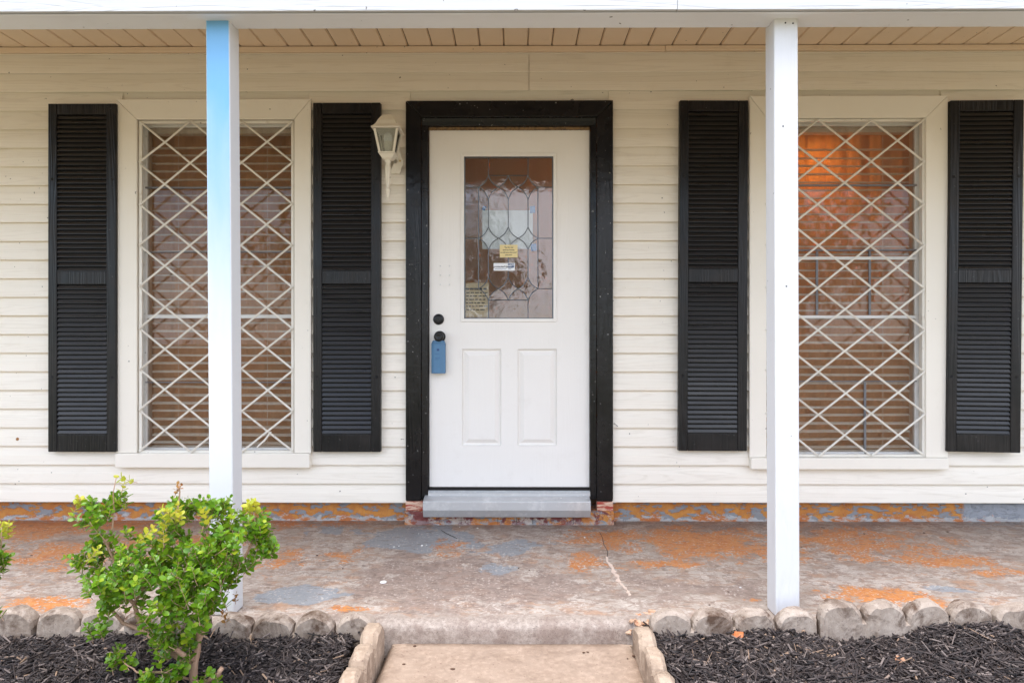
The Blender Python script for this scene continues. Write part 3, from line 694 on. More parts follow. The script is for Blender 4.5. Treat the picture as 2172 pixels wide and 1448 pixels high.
for sx_ in (px0 + .009, px1 - .009):
    for sz_ in (pz0 + .010, (pz0 + pz1) / 2, pz1 - .010):
        MB().lathe([(0.0045, 0), (0.0042, .0015), (0.002, .0026), (.0005, .0027)], axis='y', n=10).build('screw_head', M['sash_metal'], DOOR, loc=(sx_, -0.002, sz_))

# ---------------------------------------------------------------- windows
GLY = 0.032
def ridge_strip(a, b, wd, y, th):
    a, b = Vector(a), Vector(b); d = (b - a).normalized(); n_ = Vector((-d.y, d.x)) * (wd / 2)
    def sec(p): return [(p.x - n_.x, y, p.y - n_.y), (p.x - n_.x, y - th * .55, p.y - n_.y), (p.x - n_.x * .25, y - th, p.y - n_.y * .25), (p.x, y - th * .7, p.y), (p.x + n_.x * .25, y - th, p.y + n_.y * .25), (p.x + n_.x, y - th * .55, p.y + n_.y), (p.x + n_.x, y, p.y + n_.y)]
    return sec(a), sec(b)
def clipdiag(k, sgn, Wn, Hn):
    """u - v = k (sgn -1) or u + v = k (sgn +1) inside the Wn x Hn cell rectangle"""
    if sgn < 0: u0, u1 = max(0, k), min(Wn, k + Hn); return ((u0, u0 - k), (u1, u1 - k))
    u0, u1 = max(0, k - Hn), min(Wn, k); return ((u0, k - u0), (u1, k - u1))
def window(name_o, trim_px, inner, lat, bars, label, broken=False, glow=False):
    ox0, ox1, oz0, oz1 = OPEN[name_o]
    yt = -0.040
    ix0, ix1, iz0, iz1 = PX(inner[0], yt), PX(inner[1], yt), PZ(inner[3], yt), PZ(inner[2], yt)
    # part: the reveal / outer aluminium frame, everything else below it
    mb = MB(); 
    for (a, b, c, d) in ((ix0 - .03, ix0, iz0, iz1), (ix1, ix1 + .03, iz0, iz1), (ix0 - .03, ix1 + .03, iz1, iz1 + .03), (ix0 - .03, ix1 + .03, iz0 - .03, iz0)):
        mb.box(a, b, -.006, .12, c, d)
    WN = mb.build('window', M['trim_paint'], HOUSE, 0.001); WN['label'] = label
    s0 = PZ(inner[3] - 1, yt)
    MB().prism([(ox0, s0), (ix0, s0), (ix0, iz1), (ox0, oz1)], yt, -.004).build('side_trim', M['trim_paint'], WN, .003)
    MB().prism([(ix1, s0), (ox1, s0), (ox1, oz1), (ix1, iz1)], yt, -.004).build('side_trim', M['trim_paint'], WN, .003)
    MB().prism([(ox0 + .001, oz1 + .001), (ix0 + .0006, iz1 + .0006), (ix1 - .0006, iz1 + .0006), (ox1 - .001, oz1 + .001)], yt - .001, -.004).build('head_trim', M['trim_paint'], WN, .003)
    box('sill', M['trim_paint'], WN, ox0 + .004, ox1 - .004, yt - .016, .02, oz0, s0 - .001, .004)
    # lattice
    yl = -0.031; lx0, lx1, lz1, lz0 = PX(lat[0], yl), PX(lat[1], yl), PZ(lat[2], yl), PZ(lat[3], yl)
    ringframe('lattice_frame', M['lattice_paint'], WN, lx0 - .006, lx1 + .006, lz0 - .006, lz1 + .006, .016, yl, yl + .016, .002)
    cw, ch = (lx1 - lx0) / 3, (lz1 - lz0) / 8
    for sgn, ks, yy in ((-1, range(-7, 3), yl - .001), (1, range(1, 11), yl - .0075)):
        for k_ in ks:
            (u0, v0), (u1, v1) = clipdiag(k_, sgn, 3, 8)
            j = lambda: random.gauss(0, .0032)
            a = (lx0 + u0 * cw, lz1 - v0 * ch + j()); b = (lx0 + u1 * cw, lz1 - v1 * ch + j())
            if broken and sgn < 0 and k_ == -6: u1b = 2.35; b = (lx0 + u1b * cw, lz1 - (u1b + 6) * ch)
            mid = ((a[0] + b[0]) / 2 + j(), (a[1] + b[1]) / 2 + j() * .8)
            c = ((a[0] + b[0]) / 2, (a[1] + b[1]) / 2)
            rel = lambda p: (p[0] - c[0], p[1] - c[1])
            A, Bm = ridge_strip(rel(a), rel(mid), .0108, 0, .006); _, C = ridge_strip(rel(mid), rel(b), .0108, 0, .006)
            mb = MB(); n_ = 7; mb.add(A + Bm + C, [tuple(range(n_))[::-1], tuple(range(2*n_, 3*n_))] + [(r_*n_+i, r_*n_+(i+1)%n_, (r_+1)*n_+(i+1)%n_, (r_+1)*n_+i) for r_ in range(2) for i in range(n_)])
            mb.build('lattice_strip', M['lattice_paint'], WN, loc=(c[0], yy, c[1]))
    if broken:
        a = P(575, 915, -.03); b = P(545, 948, -.045); c_ = P(548, 955, -.05)
        MB().tube([a, (a + b) / 2 + Vector((.004, 0, -.004)), b], [.005, .006, .004], 5).build('broken_strip', M['lattice_paint'], WN)
    # sash
    ringframe('sash_frame', M['sash_metal'], WN, ix0 + .001, ix1 - .001, iz0 + .001, iz1 - .001, .022, GLY - .012, GLY + .02, .002)
    for (kind, q0, q1, pos_, tk, col_) in bars:
        if kind == 'h': zc = PZ(pos_, GLY - .015); box('sash_rail', M[col_], WN, ix0 + .015 if q0 is None else PX(q0, GLY), ix1 - .015 if q1 is None else PX(q1, GLY), GLY - .016, GLY - .003, zc - tk/2, zc + tk/2, .0015)
        else: xc = PX(pos_, GLY - .01); box('muntin', M[col_], WN, xc - tk/2, xc + tk/2, GLY - .012, GLY - .0035, PZ(q1, GLY), PZ(q0, GLY), .001)
    zm = PZ(671, GLY)
    box('pane', M['window_glass'], WN, ix0 + .012, ix1 - .012, GLY, GLY + .004, iz0 + .012, zm - .001)
    box('pane', M['window_glass'], WN, ix0 + .012, ix1 - .012, GLY + .001, GLY + .005, zm + .001, iz1 - .012)
    return WN, (ix0, ix1, iz0, iz1)
WNL, RL = window('wl', None, (290, 624, 252, 962), (297, 621, 257, 959),
    [('h', None, None, 397, .010, 'sash_dark'), ('h', None, None, 534, .007, 'sash_dark'), ('h', None, None, 671, .020, 'sash_metal'), ('h', None, None, 811, .006, 'sash_dark')],
    'lattice window behind the sky-tinted porch post', broken=True)
WNR, RR_ = window('wr', None, (1626, 1964, 252, 970), (1622, 1960, 256, 966),
    [('h', None, None, 394, .011, 'sash_dark'), ('h', None, None, 531, .009, 'sash_dark'), ('h', None, None, 548, .018, 'sash_metal'), ('h', None, None, 672, .016, 'sash_metal'), ('h', None, None, 808, .006, 'sash_dark'),
     ('v', 534, 668, 1733, .012, 'sash_dark'), ('v', 534, 668, 1845, .012, 'sash_dark'), ('v', 810, 962, 1835, .012, 'sash_dark')],
    'lattice window with warm lamp light glowing inside')

# ---------------------------------------------------------------- room behind the windows
IN = MB()
IN.box(WL, WR, 1.1, 1.2, 0, SOF)                                        # back wall
IN.box(WL, WL + .1, .13, 2.1, 0, SOF).box(WR - .1, WR, .13, 2.1, 0, SOF)
IN.build('interior_wall', M['brown_panelling'], HOUSE)
MB().box(WL, WR, .13, 2.2, -.02, .19).build('interior_floor', M['carpet'], HOUSE)
MB().box(WL, WR, .13, 2.2, SOF + .003, SOF + .1).build('interior_ceiling', M['brown_panelling'], HOUSE)
def lamp(x, y, z):
    e = empty('hanging_lamp', (x, y, z), 'lit amber glass hanging lamp inside the room behind the window', 'lamp')
    MB().lathe([(0.02, .12), (.05, .10), (.11, 0.02), (.12, 0.0), (.115, 0.0)], n=20).build('lamp_shade', M['lamp_shade'], e, smooth=True)
    MB().tube([(0, 0, .12), (0, 0, SOF - z)], .004, 5).build('cord', M['hardware_black'], e)
    ld = bpy.data.lights.new('lamp_light', 'POINT'); ld.energy = 7; ld.color = (1.0, .62, .26); ld.shadow_soft_size = .05
    lo = bpy.data.objects.new('lamp_light', ld); COL.objects.link(lo); lo.parent = e; lo.location = (0, 0, -.06)
lq = P(1700, 330, .38)
lamp(lq.x, lq.y, lq.z)
def curtain(r, label):
    x0, x1, z0, z1 = r; n = 120; c = (x0 + x1) / 2; vs = []; fs = []
    for i in range(n + 1):
        x = x0 - .05 + (x1 - x0 + .1) * i / n - c
        for z in (0, .5, 1): vs.append((x, .012 * math.sin(x * 46) + .006 * math.sin(x * 101 + z), z * (z1 - z0 + .06)))
    for i in range(n):
        for k_ in range(2): fs.append((i*3+k_, (i+1)*3+k_, (i+1)*3+k_+1, i*3+k_+1))
    o = MB().add(vs, fs).build('curtain', M['curtain_cloth'], smooth=True, loc=(c, .160, z0 - .03))
    s_ = o.modifiers.new('thick', 'SOLIDIFY'); s_.thickness = .0015
    return tag(o, label, 'curtain')
curtain(RL, 'brown cloth curtain behind the blind in the window with the sky-tinted post')
curtain(RR_, 'brown cloth curtain glowing with lamp light behind the blind')
def blind(r, label, sag):
    x0, x1, z0, z1 = r; x0 += .03; x1 -= .03
    e = empty('window_blind', ((x0 + x1) / 2, .082, z0), label, 'blind')
    wd = (x1 - x0) / 2; prof = [(-.024, -.004), (-.012, .0015), (0, .003), (.012, .0015), (.024, -.004)]
    mb = MB(); loop = prof + [(p[0], p[1] - .0022) for p in prof[::-1]]; mb.prism(loop, -wd, wd, 'x')
    me = mb.mesh('slat', M['blind_slat']); n = int((z1 - z0 - .1) / .0465)
    for i in range(n):
        link('slat', me, e, (0, 0, .045 + i * .0465 + random.gauss(0, .0012)), (R(7) + random.gauss(0, .03), random.gauss(0, .004) + sag * math.exp(-i / 6), 0))
    box('head_rail', M['blind_slat'], e, -wd, wd, -.025, .025, z1 - z0 - .05, z1 - z0 - .008)
    box('bottom_rail', M['blind_slat'], e, -wd, wd, -.022, .022, .012, .028)
    for xx in (-wd * .62, wd * .62): MB().tube([(xx, -.027, .02), (xx, -.027, z1 - z0 - .03)], .0012, 4).build('ladder_cord', M['blind_slat'], e)
blind(RL, 'slatted blind hanging inside the window behind the sky-tinted post', .004)
blind(RR_, 'slatted blind hanging inside the lamp-lit window', -.004)

# ---------------------------------------------------------------- shutters
def make_shutter():
    w_, h_ = 0.385, 1.982; e = empty('shutter')
    sl, sr, rt, rm, rb = .050, .054, .062, .076, .100
    zm = h_ - (589 - 220) / 372.3
    MB().box(-w_/2, w_/2, -.008, 0, 0, h_).build('back_panel', M['shutter_back'], e)
    MB().box(-w_/2, -w_/2 + sl, -.032, -.0082, 0, h_).build('stile', M['shutter_black'], e, .004)
    MB().box(w_/2 - sr, w_/2, -.032, -.0082, 0, h_).build('stile', M['shutter_black'], e, .004)
    a, b = -w_/2 + sl + .0005, w_/2 - sr - .0005
    box('rail', M['shutter_black'], e, a, b, -.0305, -.0082, h_ - rt, h_, .003)
    box('rail', M['shutter_black'], e, a, b, -.0305, -.0082, zm - rm/2, zm + rm/2, .003)
    box('rail', M['shutter_black'], e, a, b, -.0305, -.0082, 0, rb, .003)
    pitch = 9.82 / 372.3; hw = (b - a) / 2 - .001
    me = MB().prism([(-.0120, -.0128), (-.0150, -.0122), (-.0150, -.0098), (-.0128, -.0080), (-.0062, .0078), (-.0022, .0080)], -hw, hw, 'x').mesh('slat', M['shutter_slat_black'])
    for (z0, z1) in ((rb, zm - rm/2), (zm + rm/2, h_ - rt)):
        n = int(round((z1 - z0) / pitch)); pp = (z1 - z0) / n
        for i in range(n): link('slat', me, e, ((a + b) / 2, -.0165, z0 + (i + .5) * pp), (random.gauss(0, .008), 0, 0))
    for xx in (-w_/2 + .022, w_/2 - .022):
        for py in (380, 800):
            MB().lathe([(.009, 0), (.0075, .0015), (.004, .0002), (.0035, .002), (.0005, .0028)], axis='y', n=12).build('screw', M['shutter_black'], e, loc=(xx, -.032, h_ - (py - 220) / 372.3))
    return e
def copy_tree(o):
    c = o.copy(); COL.objects.link(c)
    for ch in list(o.children):
        d = ch.copy(); COL.objects.link(d); d.parent = c
    return c
sh0 = make_shutter()
for i, (xa, xb, yt_, yb_, rot, lab) in enumerate([
    (102, 246, 220, 958, 0.0, 'black louvred shutter beside the bare outer siding, next to the sky-tinted post window'),
    (664, 807, 218, 958, 0.0, 'black louvred shutter beside the wall lantern'),
    (1439.5, 1584.5, 213, 956, R(.22), 'black louvred shutter between the door and the lamp-lit window'),
    (2009, 2159, 214, 958, R(.55), 'black louvred shutter on the side of the lamp-lit window away from the door')]):
    s = sh0 if i == 0 else copy_tree(sh0)
    yy = -.0265; x0, x1 = PX(xa, yy - .03), PX(xb, yy - .03); z0, z1 = PZ(yb_, yy - .03, (xa + xb) / 2), PZ(yt_, yy - .03, (xa + xb) / 2)
    s.location = ((x0 + x1) / 2, yy, z0); s.scale = ((x1 - x0) / .385, 1, (z1 - z0) / 1.982); s.rotation_euler = (0, rot, 0)
    if i == 3: s.rotation_euler = (0, rot, R(-3)); s.location.y -= .011
    tag(s, lab, 'shutter', 'black louvred shutters on the house front')

# ---------------------------------------------------------------- wall lantern
def lantern():
    yo = -0.185; c = P(823, 335, yo); e = empty('wall_lantern', (c.x, -.022, c.z), 'cream painted carriage lantern mounted beside the black door casing', 'lantern')
    k_ = (CAM.y * -1 + yo) / FPX                       # metres per photo pixel at the lantern
    zz = lambda py: (335 - py) * k_; y_ = yo + .022
    sq = lambda hw, z: [(-hw, y_ - hw, z), (hw, y_ - hw, z), (hw, y_ + hw, z), (-hw, y_ + hw, z)]
    cap = MB(); loops = [sq(.076, zz(279)), sq(.078, zz(277)), sq(.068, zz(274)), sq(.056, zz(268)), sq(.046, zz(259)), sq(.030, zz(249)), sq(.026, zz(247))]
    vs = [v for l in loops for v in l]; fs = [(0, 1, 2, 3), tuple(range(24, 28))]
    for i in range(6):
        for q in range(4): fs.append((i*4+q, i*4+(q+1)%4, (i+1)*4+(q+1)%4, (i+1)*4+q))
    cap.add(vs, fs).build('cap', M['lantern_paint'], e, .002)
    t_, b_ = .060, .038; zt, zb_ = zz(280), zz(326)
    for sx_ in (-1, 1):
        for sy_ in (-1, 1):
            A = [(sx_ * t_ - .006, y_ + sy_ * t_ - .006), (sx_ * t_ + .006, y_ + sy_ * t_ - .006), (sx_ * t_ + .006, y_ + sy_ * t_ + .006), (sx_ * t_ - .006, y_ + sy_ * t_ + .006)]
            Bq = [(sx_ * b_ - .006, y_ + sy_ * b_ - .006), (sx_ * b_ + .006, y_ + sy_ * b_ - .006), (sx_ * b_ + .006, y_ + sy_ * b_ + .006), (sx_ * b_ - .006, y_ + sy_ * b_ + .006)]
            MB().frustum([(p[0], p[1], zb_) for p in Bq], [(p[0], p[1], zt) for p in A]).build('cage_bar', M['lantern_paint'], e, .0015)
    for i in range(4):
        rot = Matrix.Rotation(i * math.pi / 2, 4, 'Z'); off = Vector((0, y_, 0))
        q = [Vector((-t_, -t_, zt)), Vector((t_, -t_, zt)), Vector((b_, -b_, zb_)), Vector((-b_, -b_, zb_))]; nrm = Vector((0, .0015, 0))
        MB().frustum([rot @ p + off for p in q], [rot @ (p + nrm) + off for p in q]).build('pane', M['lantern_glass'], e)
    MB().frustum(sq(.046, zz(326)), sq(.045, zz(329))).frustum(sq(.028, zz(338)), sq(.042, zz(329.3))).frustum(sq(.023, zz(340)), sq(.026, zz(338.2))).build('base', M['lantern_paint'], e, .002)
    MB().lathe([(.001, zz(423)), (.004, zz(422)), (.007, zz(419)), (.009, zz(416)), (.0095, zz(406)), (.014, zz(404)), (.014, zz(402)), (.0095, zz(400)), (.014, zz(375)), (.017, zz(355)), (.013, zz(352)), (.011, zz(345)), (.018, zz(341)), (.018, zz(339.5))], (0, y_, 0), n=16).build('stem', M['lantern_paint'], e, smooth=True)
    MB().lathe([(.016, zz(326)), (.016, zz(318)), (.020, zz(312)), (.022, zz(302)), (.020, zz(301))], (0, y_, 0), n=16).build('socket', M['lantern_paint'], e)
    MB().lathe([(.019, zz(301)), (.024, zz(296)), (.023, zz(288)), (.012, zz(283)), (.001, zz(282))], (0, y_, 0), n=16).build('bulb', M['frosted_bulb'], e, smooth=True)
    pc = P(839, 345, -.03); px_, pz_ = pc.x - c.x, pc.z - c.z
    out = []
    for i in range(40):
        a = 2 * math.pi * i / 40; r0 = .047 + .004 * math.cos(6 * a); out.append((px_ + r0 * math.cos(a) * .92, pz_ + r0 * math.sin(a) * 1.45 + (0 if math.sin(a) > 0 else 0)))
    MB().prism(out, -.012, 0.003).build('back_plate', M['lantern_paint'], e, .004, 3)
    MB().tube([(px_, -.01, pz_ + .005), (px_ * .6, -.06, pz_ + .0), (0, y_ + .05, zz(352)), (0, y_ + .004, zz(350))], [.013, .011, .010, .010], 10).build('arm', M['lantern_paint'], e, smooth=True)
    MB().lathe([(.006, 0), (.005, .003), (.001, .0045)], axis='y', n=10).build('screw', M['brass'], e, loc=(px_ + .026, -.012, pz_ + .008))
lantern()

# ---------------------------------------------------------------- things on the door
def text_mesh(body, size, m, parent, loc, align='CENTER', shear=0.0, bold=0.0):
    cu = bpy.data.curves.new('lettering', 'FONT'); cu.body = body; cu.size = size; cu.align_x = align; cu.align_y = 'CENTER'; cu.shear = shear; cu.offset = bold; cu.resolution_u = 2; cu.space_line = 1.0
    tmp = bpy.data.objects.new('tmp', cu); COL.objects.link(tmp)
    dg = bpy.context.evaluated_depsgraph_get(); me = bpy.data.meshes.new_from_object(tmp.evaluated_get(dg)); bpy.data.objects.remove(tmp)
    me.name = 'lettering'; me.materials.clear(); me.materials.append(m)
    return link('lettering', me, parent, loc, (R(90), 0, 0))
def card(name, m, px, y, th, label, cat, bevel=0):
    a, b = P(px[0], px[3], y), P(px[2], px[1], y); o = box(name, m, None, a.x, b.x, y, y + th, a.z, b.z, bevel); return tag(o, label, cat)
pl = card('plaque', M['plaque_gold'], (1060, 519, 1098, 546), .004, .004, 'small gold verse plaque stuck on the leaded door glass', 'plaque', .0008)
h_ = .072
for i, (tx_, sz) in enumerate((('"As for me', .0115), ('and my house,', .0115), ('we will serve the Lord."', .0098), ('Joshua 24:15', .0075))):
    text_mesh(tx_, sz, M['ink'], pl, (0, -.0026, .021 - i * .0145), bold=.0003)
st = card('security_sticker', M['sticker_white'], (1047, 558, 1092, 574), .0068, .0012, 'white security company sticker below the gold plaque on the door glass', 'sticker')
text_mesh('protected by', .0155, M['ink'], st, (-.020, -.0009, .001), shear=.3, bold=.0004)
box('printed_rule', M['ink_navy'], st, -.054, .012, -.0009, -.0004, -.0125, -.0105)
box('printed_square', M['ink_navy'], st, .021, .056, -.0009, -.0005, -.004, .018)
text_mesh('ADT', .0165, M['sticker_white'], st, (.0385, -.0012, .007), bold=.0005)
for i in range(2): box('printed_line', M['ink_navy'], st, .023, .048 - .01 * i, -.0009, -.0005, -.0085 - i * .0055, -.0065 - i * .0055)
card('paper_note', M['paper_white'], (1023, 446, 1130, 528), .030, .001, 'blank white paper sheet taped inside the door glass', 'paper')
for (px_, lab) in (((1124, 437, 1135, 452), 'blue tape on the upper corner of the white paper, clear of the pane leading'), ((1126, 517, 1138, 532), 'blue tape on the lower corner of the white paper, nearest the gold plaque'), ((1023, 437, 1030, 446), 'faint blue tape at the paper corner nearest the door lock')):
    o = card('painters_tape', M['tape_blue'], px_, .0275, .0008, lab, 'tape'); o.rotation_euler = (0, R(random.uniform(-25, 25)), 0); o['group'] = 'blue tape holding the paper'
yn = card('lined_note', M['paper_yellow'], (986, 600, 1037, 672), .034, .001, 'yellowish note with rows of writing behind the lower corner of the door glass', 'paper')
wv_ = .062
for i in range(7):
    x_ = -wv_
    while x_ < wv_ - .012:
        l_ = random.uniform(.010, .028); l_ = min(l_, wv_ - x_); box('written_line', M['ink'], yn, x_, x_ + l_, -.0012, -.0007, .058 - i * .0195, .058 - i * .0195 + (.006 if i else .011)); x_ += l_ + .006
# lockbox hanging on the knob
def lockbox():
    a, b = P(914, 792, -.055), P(944, 722, -.055); wd, hh = b.x - a.x, b.z - a.z
    e = empty('lockbox', ((a.x + b.x) / 2, -.004, a.z), 'blue vinyl covered lockbox hanging from the black door knob', 'lockbox')
    prof = [(-wd/2, -.004), (-wd/2, -.034), (-wd/2 + .018, -.050), (wd/2 - .026, -.050), (wd/2, -.036), (wd/2, -.004)]
    top = [(p[0] * .8, p[1] * .93 - .001) for p in prof]
    mb = MB(); mb.frustum([(p[0], p[1], 0) for p in prof], [(p[0], p[1], hh - .016) for p in prof]); mb.build('body', M['lockbox_blue'], e, .003, 3)
    MB().frustum([(p[0], p[1], hh - .0155) for p in prof], [(p[0], p[1], hh) for p in top]).build('shoulder', M['lockbox_blue'], e, .003, 3)
    kz = kn.z - a.z; pts = [(math.cos(R(q)) * .018 + .004, -.030, kz - .004 + math.sin(R(q)) * .020) for q in range(-20, 201, 20)]
    MB().tube([(pts[0][0], -.03, hh - .01)] + pts + [(pts[-1][0], -.03, hh - .01)], .004, 8).build('shackle', M['hardware_black'], e, smooth=True)
    MB().lathe([(.0075, 0), (.0072, .001), (.001, .0012)], axis='y', n=16).build('emblem', M['ink_navy'], e, loc=(.0, -.050, hh - .052))
    for i, (l_, zq) in enumerate(((.026, .078), (.028, .100), (.022, .108))):
        box('printed_line', M['lockbox_mark'], e, -.018, -.018 + l_, -.0508, -.0501, hh - zq, hh - zq + .004)
lockbox()

# ---------------------------------------------------------------- scalloped edging blocks
def edger(n_sc, s_, h_, th, m, seed):
    """one cast block: n scallops long, local x along, z up from its foot, y thickness towards +y"""
    pts = [(0, 0)]; top = []
    for i in range(n_sc):
        for q in range(0, 13):
            a = math.pi - math.pi * q / 12; x_ = s_ * (i + .5) + s_ * .485 * math.cos(a); z_ = h_ - s_ * .42 + s_ * .42 * (max(0, math.sin(a)) ** .75)
            top.append((x_, z_))
    L_ = n_sc * s_; prof = top; nseg = len(prof); rows_ = [(0.0, 0.0), (0.0, 1.0), (.012, 1.0), (th - .010, 1.0), (th, 1.0), (th, 0.0)]
    vs = []; fs = []
    for (x_, z_) in prof:
        inset = .011
        cxs = s_ * (int(min(x_ / s_, n_sc - .001)) + .5)
        for r_, (y_, k_) in enumerate(rows_):
            xx, zz_ = x_, z_ * k_
            if r_ in (1, 4): xx = x_ + (cxs - x_) * .09; zz_ = z_ - inset
            d = mnoise.noise(Vector((xx * 18 + seed * 7, y_ * 18, zz_ * 18))) * .007 + mnoise.noise(Vector((xx * 60 + seed, y_ * 60, zz_ * 60))) * .0035
            vs.append((xx + d * .5, y_ + d, zz_ + (d if k_ else 0)))
    m_ = len(rows_)
    for i in range(nseg - 1):
        for r_ in range(m_ - 1): fs.append((i*m_+r_, i*m_+r_+1, (i+1)*m_+r_+1, (i+1)*m_+r_))
    fs.append(tuple(range(m_))[::-1]); fs.append(tuple(range((nseg-1)*m_, nseg*m_)))
    return MB().add(vs, fs).mesh('edging_block', m)
EG = 'scalloped concrete edging blocks round the beds'
FOOT = -0.155
def place_edger(x0, x1, yf, ztop, m, seed, label, n_sc=4, rot=0, tilt=0):
    L_ = x1 - x0; me = edger(n_sc, L_ / n_sc, ztop - FOOT, .055, m, seed)
    o = link('edging_block', me, None, (x0, yf, FOOT), (tilt, 0, rot)); return tag(o, label, 'edging', EG)
yE = -1.425
place_edger(.495, 1.088, yE, .074, M['edger_grey'], 1, 'dark stained scalloped edging block at the foot of the white post', rot=R(.6))
place_edger(1.092, 1.700, yE, .105, M['edger_grey'], 2, 'tall pale scalloped edging block with a brown stain, beyond the white post')
place_edger(1.705, 2.315, yE - .005, .098, M['edger_grey'], 3, 'scalloped edging block beyond the tall stained block, farthest from the walk')
place_edger(-1.066, WXL - .035, yE + .012, .050, M['edger_grey'], 4, 'low grey scalloped edging block between boxwood and walk')
place_edger(-1.688, -1.072, yE + .012, .070, M['edger_grey'], 5, 'grey scalloped edging block half hidden behind the boxwood')
place_edger(-2.305, -1.693, yE + .010, .072, M['edger_grey'], 6, 'grey scalloped edging block past the boxwood, away from the walk')
def walk_edger(x, y_far, ztop, seed, label, n_sc=4, s_=.155, rot=0.0, x_thick=.058):
    me = edger(n_sc, s_, ztop - FOOT, x_thick, M['edger_tan'], seed)
    o = link('edging_block', me, None, (x, y_far - n_sc * s_, FOOT), (0, 0, R(90) + rot)); return tag(o, label, 'edging', EG)
walk_edger(WXL - .004, -1.385, .040, 11, 'tan scalloped edging block along the boxwood side of the walk', rot=R(.5))
walk_edger(.492, -1.385, .030, 12, 'tan scalloped edging block along the bare bed side of the walk', rot=R(-.5))

# ---------------------------------------------------------------- boxwood shrub
def leaf_verts(l=1.0):
    pr = [(0, .0), (.18, .20), (.45, .33), (.72, .32), (.92, .17), (1.0, 0)]
    vs = []; 
    for (x_, hw) in pr: vs.append((x_, 0, -.05 * x_ * x_ * 2))
    for (x_, hw) in pr[1:-1]: vs.append((x_, hw, .07 - .1 * x_ * x_))
    for (x_, hw) in pr[1:-1]: vs.append((x_, -hw, .07 - .1 * x_ * x_))
    fs = [(0, 1, 6), (1, 2, 7, 6), (2, 3, 8, 7), (3, 4, 9, 8), (4, 5, 9), (0, 10, 1), (1, 10, 11, 2), (2, 11, 12, 3), (3, 12, 13, 4), (4, 13, 5)]
    return np.array(vs), fs
LV, LF = leaf_verts()
def leaf_mesh(name, m):
    me = bpy.data.meshes.new(name); me.from_pydata([tuple(v) for v in LV], [], LF); me.materials.append(m)
    me.polygons.foreach_set('use_smooth', [True] * len(me.polygons)); return me
def shrub(name, base, lumps, label, limbs, n_twig, n_single=300):
    """lumps: (px, py, rx, ry, y, weight, kind) outline masses measured in the photo, each at its own distance"""
    e = empty(name, base, label, 'shrub'); base = Vector(base)
    leaves = []; twigs = MB(); tot = sum(l[5] for l in lumps)
    for (px, py, rx, ry, y, wgt, kind) in lumps:
        c = P(px, py, y); k_ = (y - CAM.y) / FPX; ax, az = rx * k_, ry * k_; ay = min((ax + az) * .5, .16)
        for q in range(max(1, int(n_twig * wgt / tot))):
            while True:
                d = Vector((random.uniform(-1, 1), random.uniform(-1, 1), random.uniform(-1, 1)))
                if d.length < 1 and (d.length > .5 or random.random() < .3): break
            p = c + Vector((d.x * ax, d.y * ay, d.z * az))
            dr = (Vector((d.x * .7, d.y * .5 - .15, d.z * .3 + .75)) + Vector((random.gauss(0, .3), random.gauss(0, .3), random.gauss(0, .25)))).normalized()
            nl = random.randint(3, 6); step = random.uniform(.009, .013); p0 = p - dr * (nl * step)
            tw = [p0]; 
            side = dr.cross(Vector((random.gauss(0, 1), random.gauss(0, 1), random.gauss(0, 1)))).normalized()
            for i in range(nl):
                p0 = p0 + dr * step; tw.append(p0.copy()); dr = (dr + Vector((random.gauss(0, .12), random.gauss(0, .12), .05))).normalized()
                side = (dr.cross(side)).normalized() if i else side
                sz = random.uniform(.017, .027) * (.75 if i == nl - 1 else 1)
                for sg in (-1, 1):
                    ld = (side * sg + dr * random.uniform(.35, .9)).normalized()
                    up = (dr - ld * dr.dot(ld)).normalized() + Vector((random.gauss(0, .25), random.gauss(0, .25), random.gauss(0, .25)))
                    leaves.append((p0.copy(), ld, up, sz * (.55 if kind == 'd' else 1), kind))
            leaves.append((p0 + dr * .003, (dr + side * .3).normalized(), side.copy(), .013, kind))
            twigs.tube([t_ - base for t_ in tw], .0011, 4)
    # limbs and the finer branches that reach the lumps
    wood = MB()
    for pts, r0, r1 in limbs:
        pp = [P(px, py, y) - base for (px, py, y) in pts]; n = len(pp)
        fine = []
        for i in range(n - 1):
            for u in (0, .5): fine.append(pp[i].lerp(pp[i+1], u) + (Vector((random.gauss(0, .003), random.gauss(0, .003), 0)) if u else Vector((0, 0, 0))))
        fine.append(pp[-1]); m_ = len(fine)
        wood.tube(fine, [r0 + (r1 - r0) * i / (m_ - 1) for i in range(m_)], 7)
    wood.build('branch', M['bark'], e, smooth=True); tag(twigs.build('twig', M['bark'], e), kind='stuff')
    mats = {'g': 'boxwood_leaf', 'y': 'boxwood_new_leaf', 'd': 'boxwood_dry_leaf'}
    order = sorted(range(len(leaves)), key=lambda i: leaves[i][0].y)
    front = set(order[:n_single]); single = {k_: leaf_mesh('leaf', M[m_]) for k_, m_ in mats.items()}
    acc = {k_: [] for k_ in mats}
    for i, (p, ld, up, sz, kind) in enumerate(leaves):
        y_ = up.cross(ld).normalized(); z_ = ld.cross(y_).normalized()
        mat_ = Matrix((ld, y_, z_)).transposed(); q = p - base; wdt = random.uniform(.85, 1.15)
        if i in front:
            o = link('leaf', single[kind], e); o.matrix_local = Matrix.LocRotScale(q, mat_, Vector((sz, sz * wdt, sz)))
        else: acc[kind].append((np.array(mat_), np.array(q), sz, wdt))
    for k_, lst in acc.items():
        if not lst: continue
        V = np.concatenate([(LV * np.array([1, wdt, 1]) * sz) @ m_.T + q for (m_, q, sz, wdt) in lst]); F = []
        for i in range(len(lst)): F += [tuple(j + i * len(LV) for j in f) for f in LF]
        me = bpy.data.meshes.new('foliage'); me.from_pydata(V.tolist(), [], F); me.materials.append(M[mats[k_]]); me.polygons.foreach_set('use_smooth', [True] * len(me.polygons))
        tag(link('foliage', me, e), kind='stuff')
    return e
bq = P(410, 1452, -1.72); bq.z = bed_z(bq.x, -1.72)
yb = -1.72
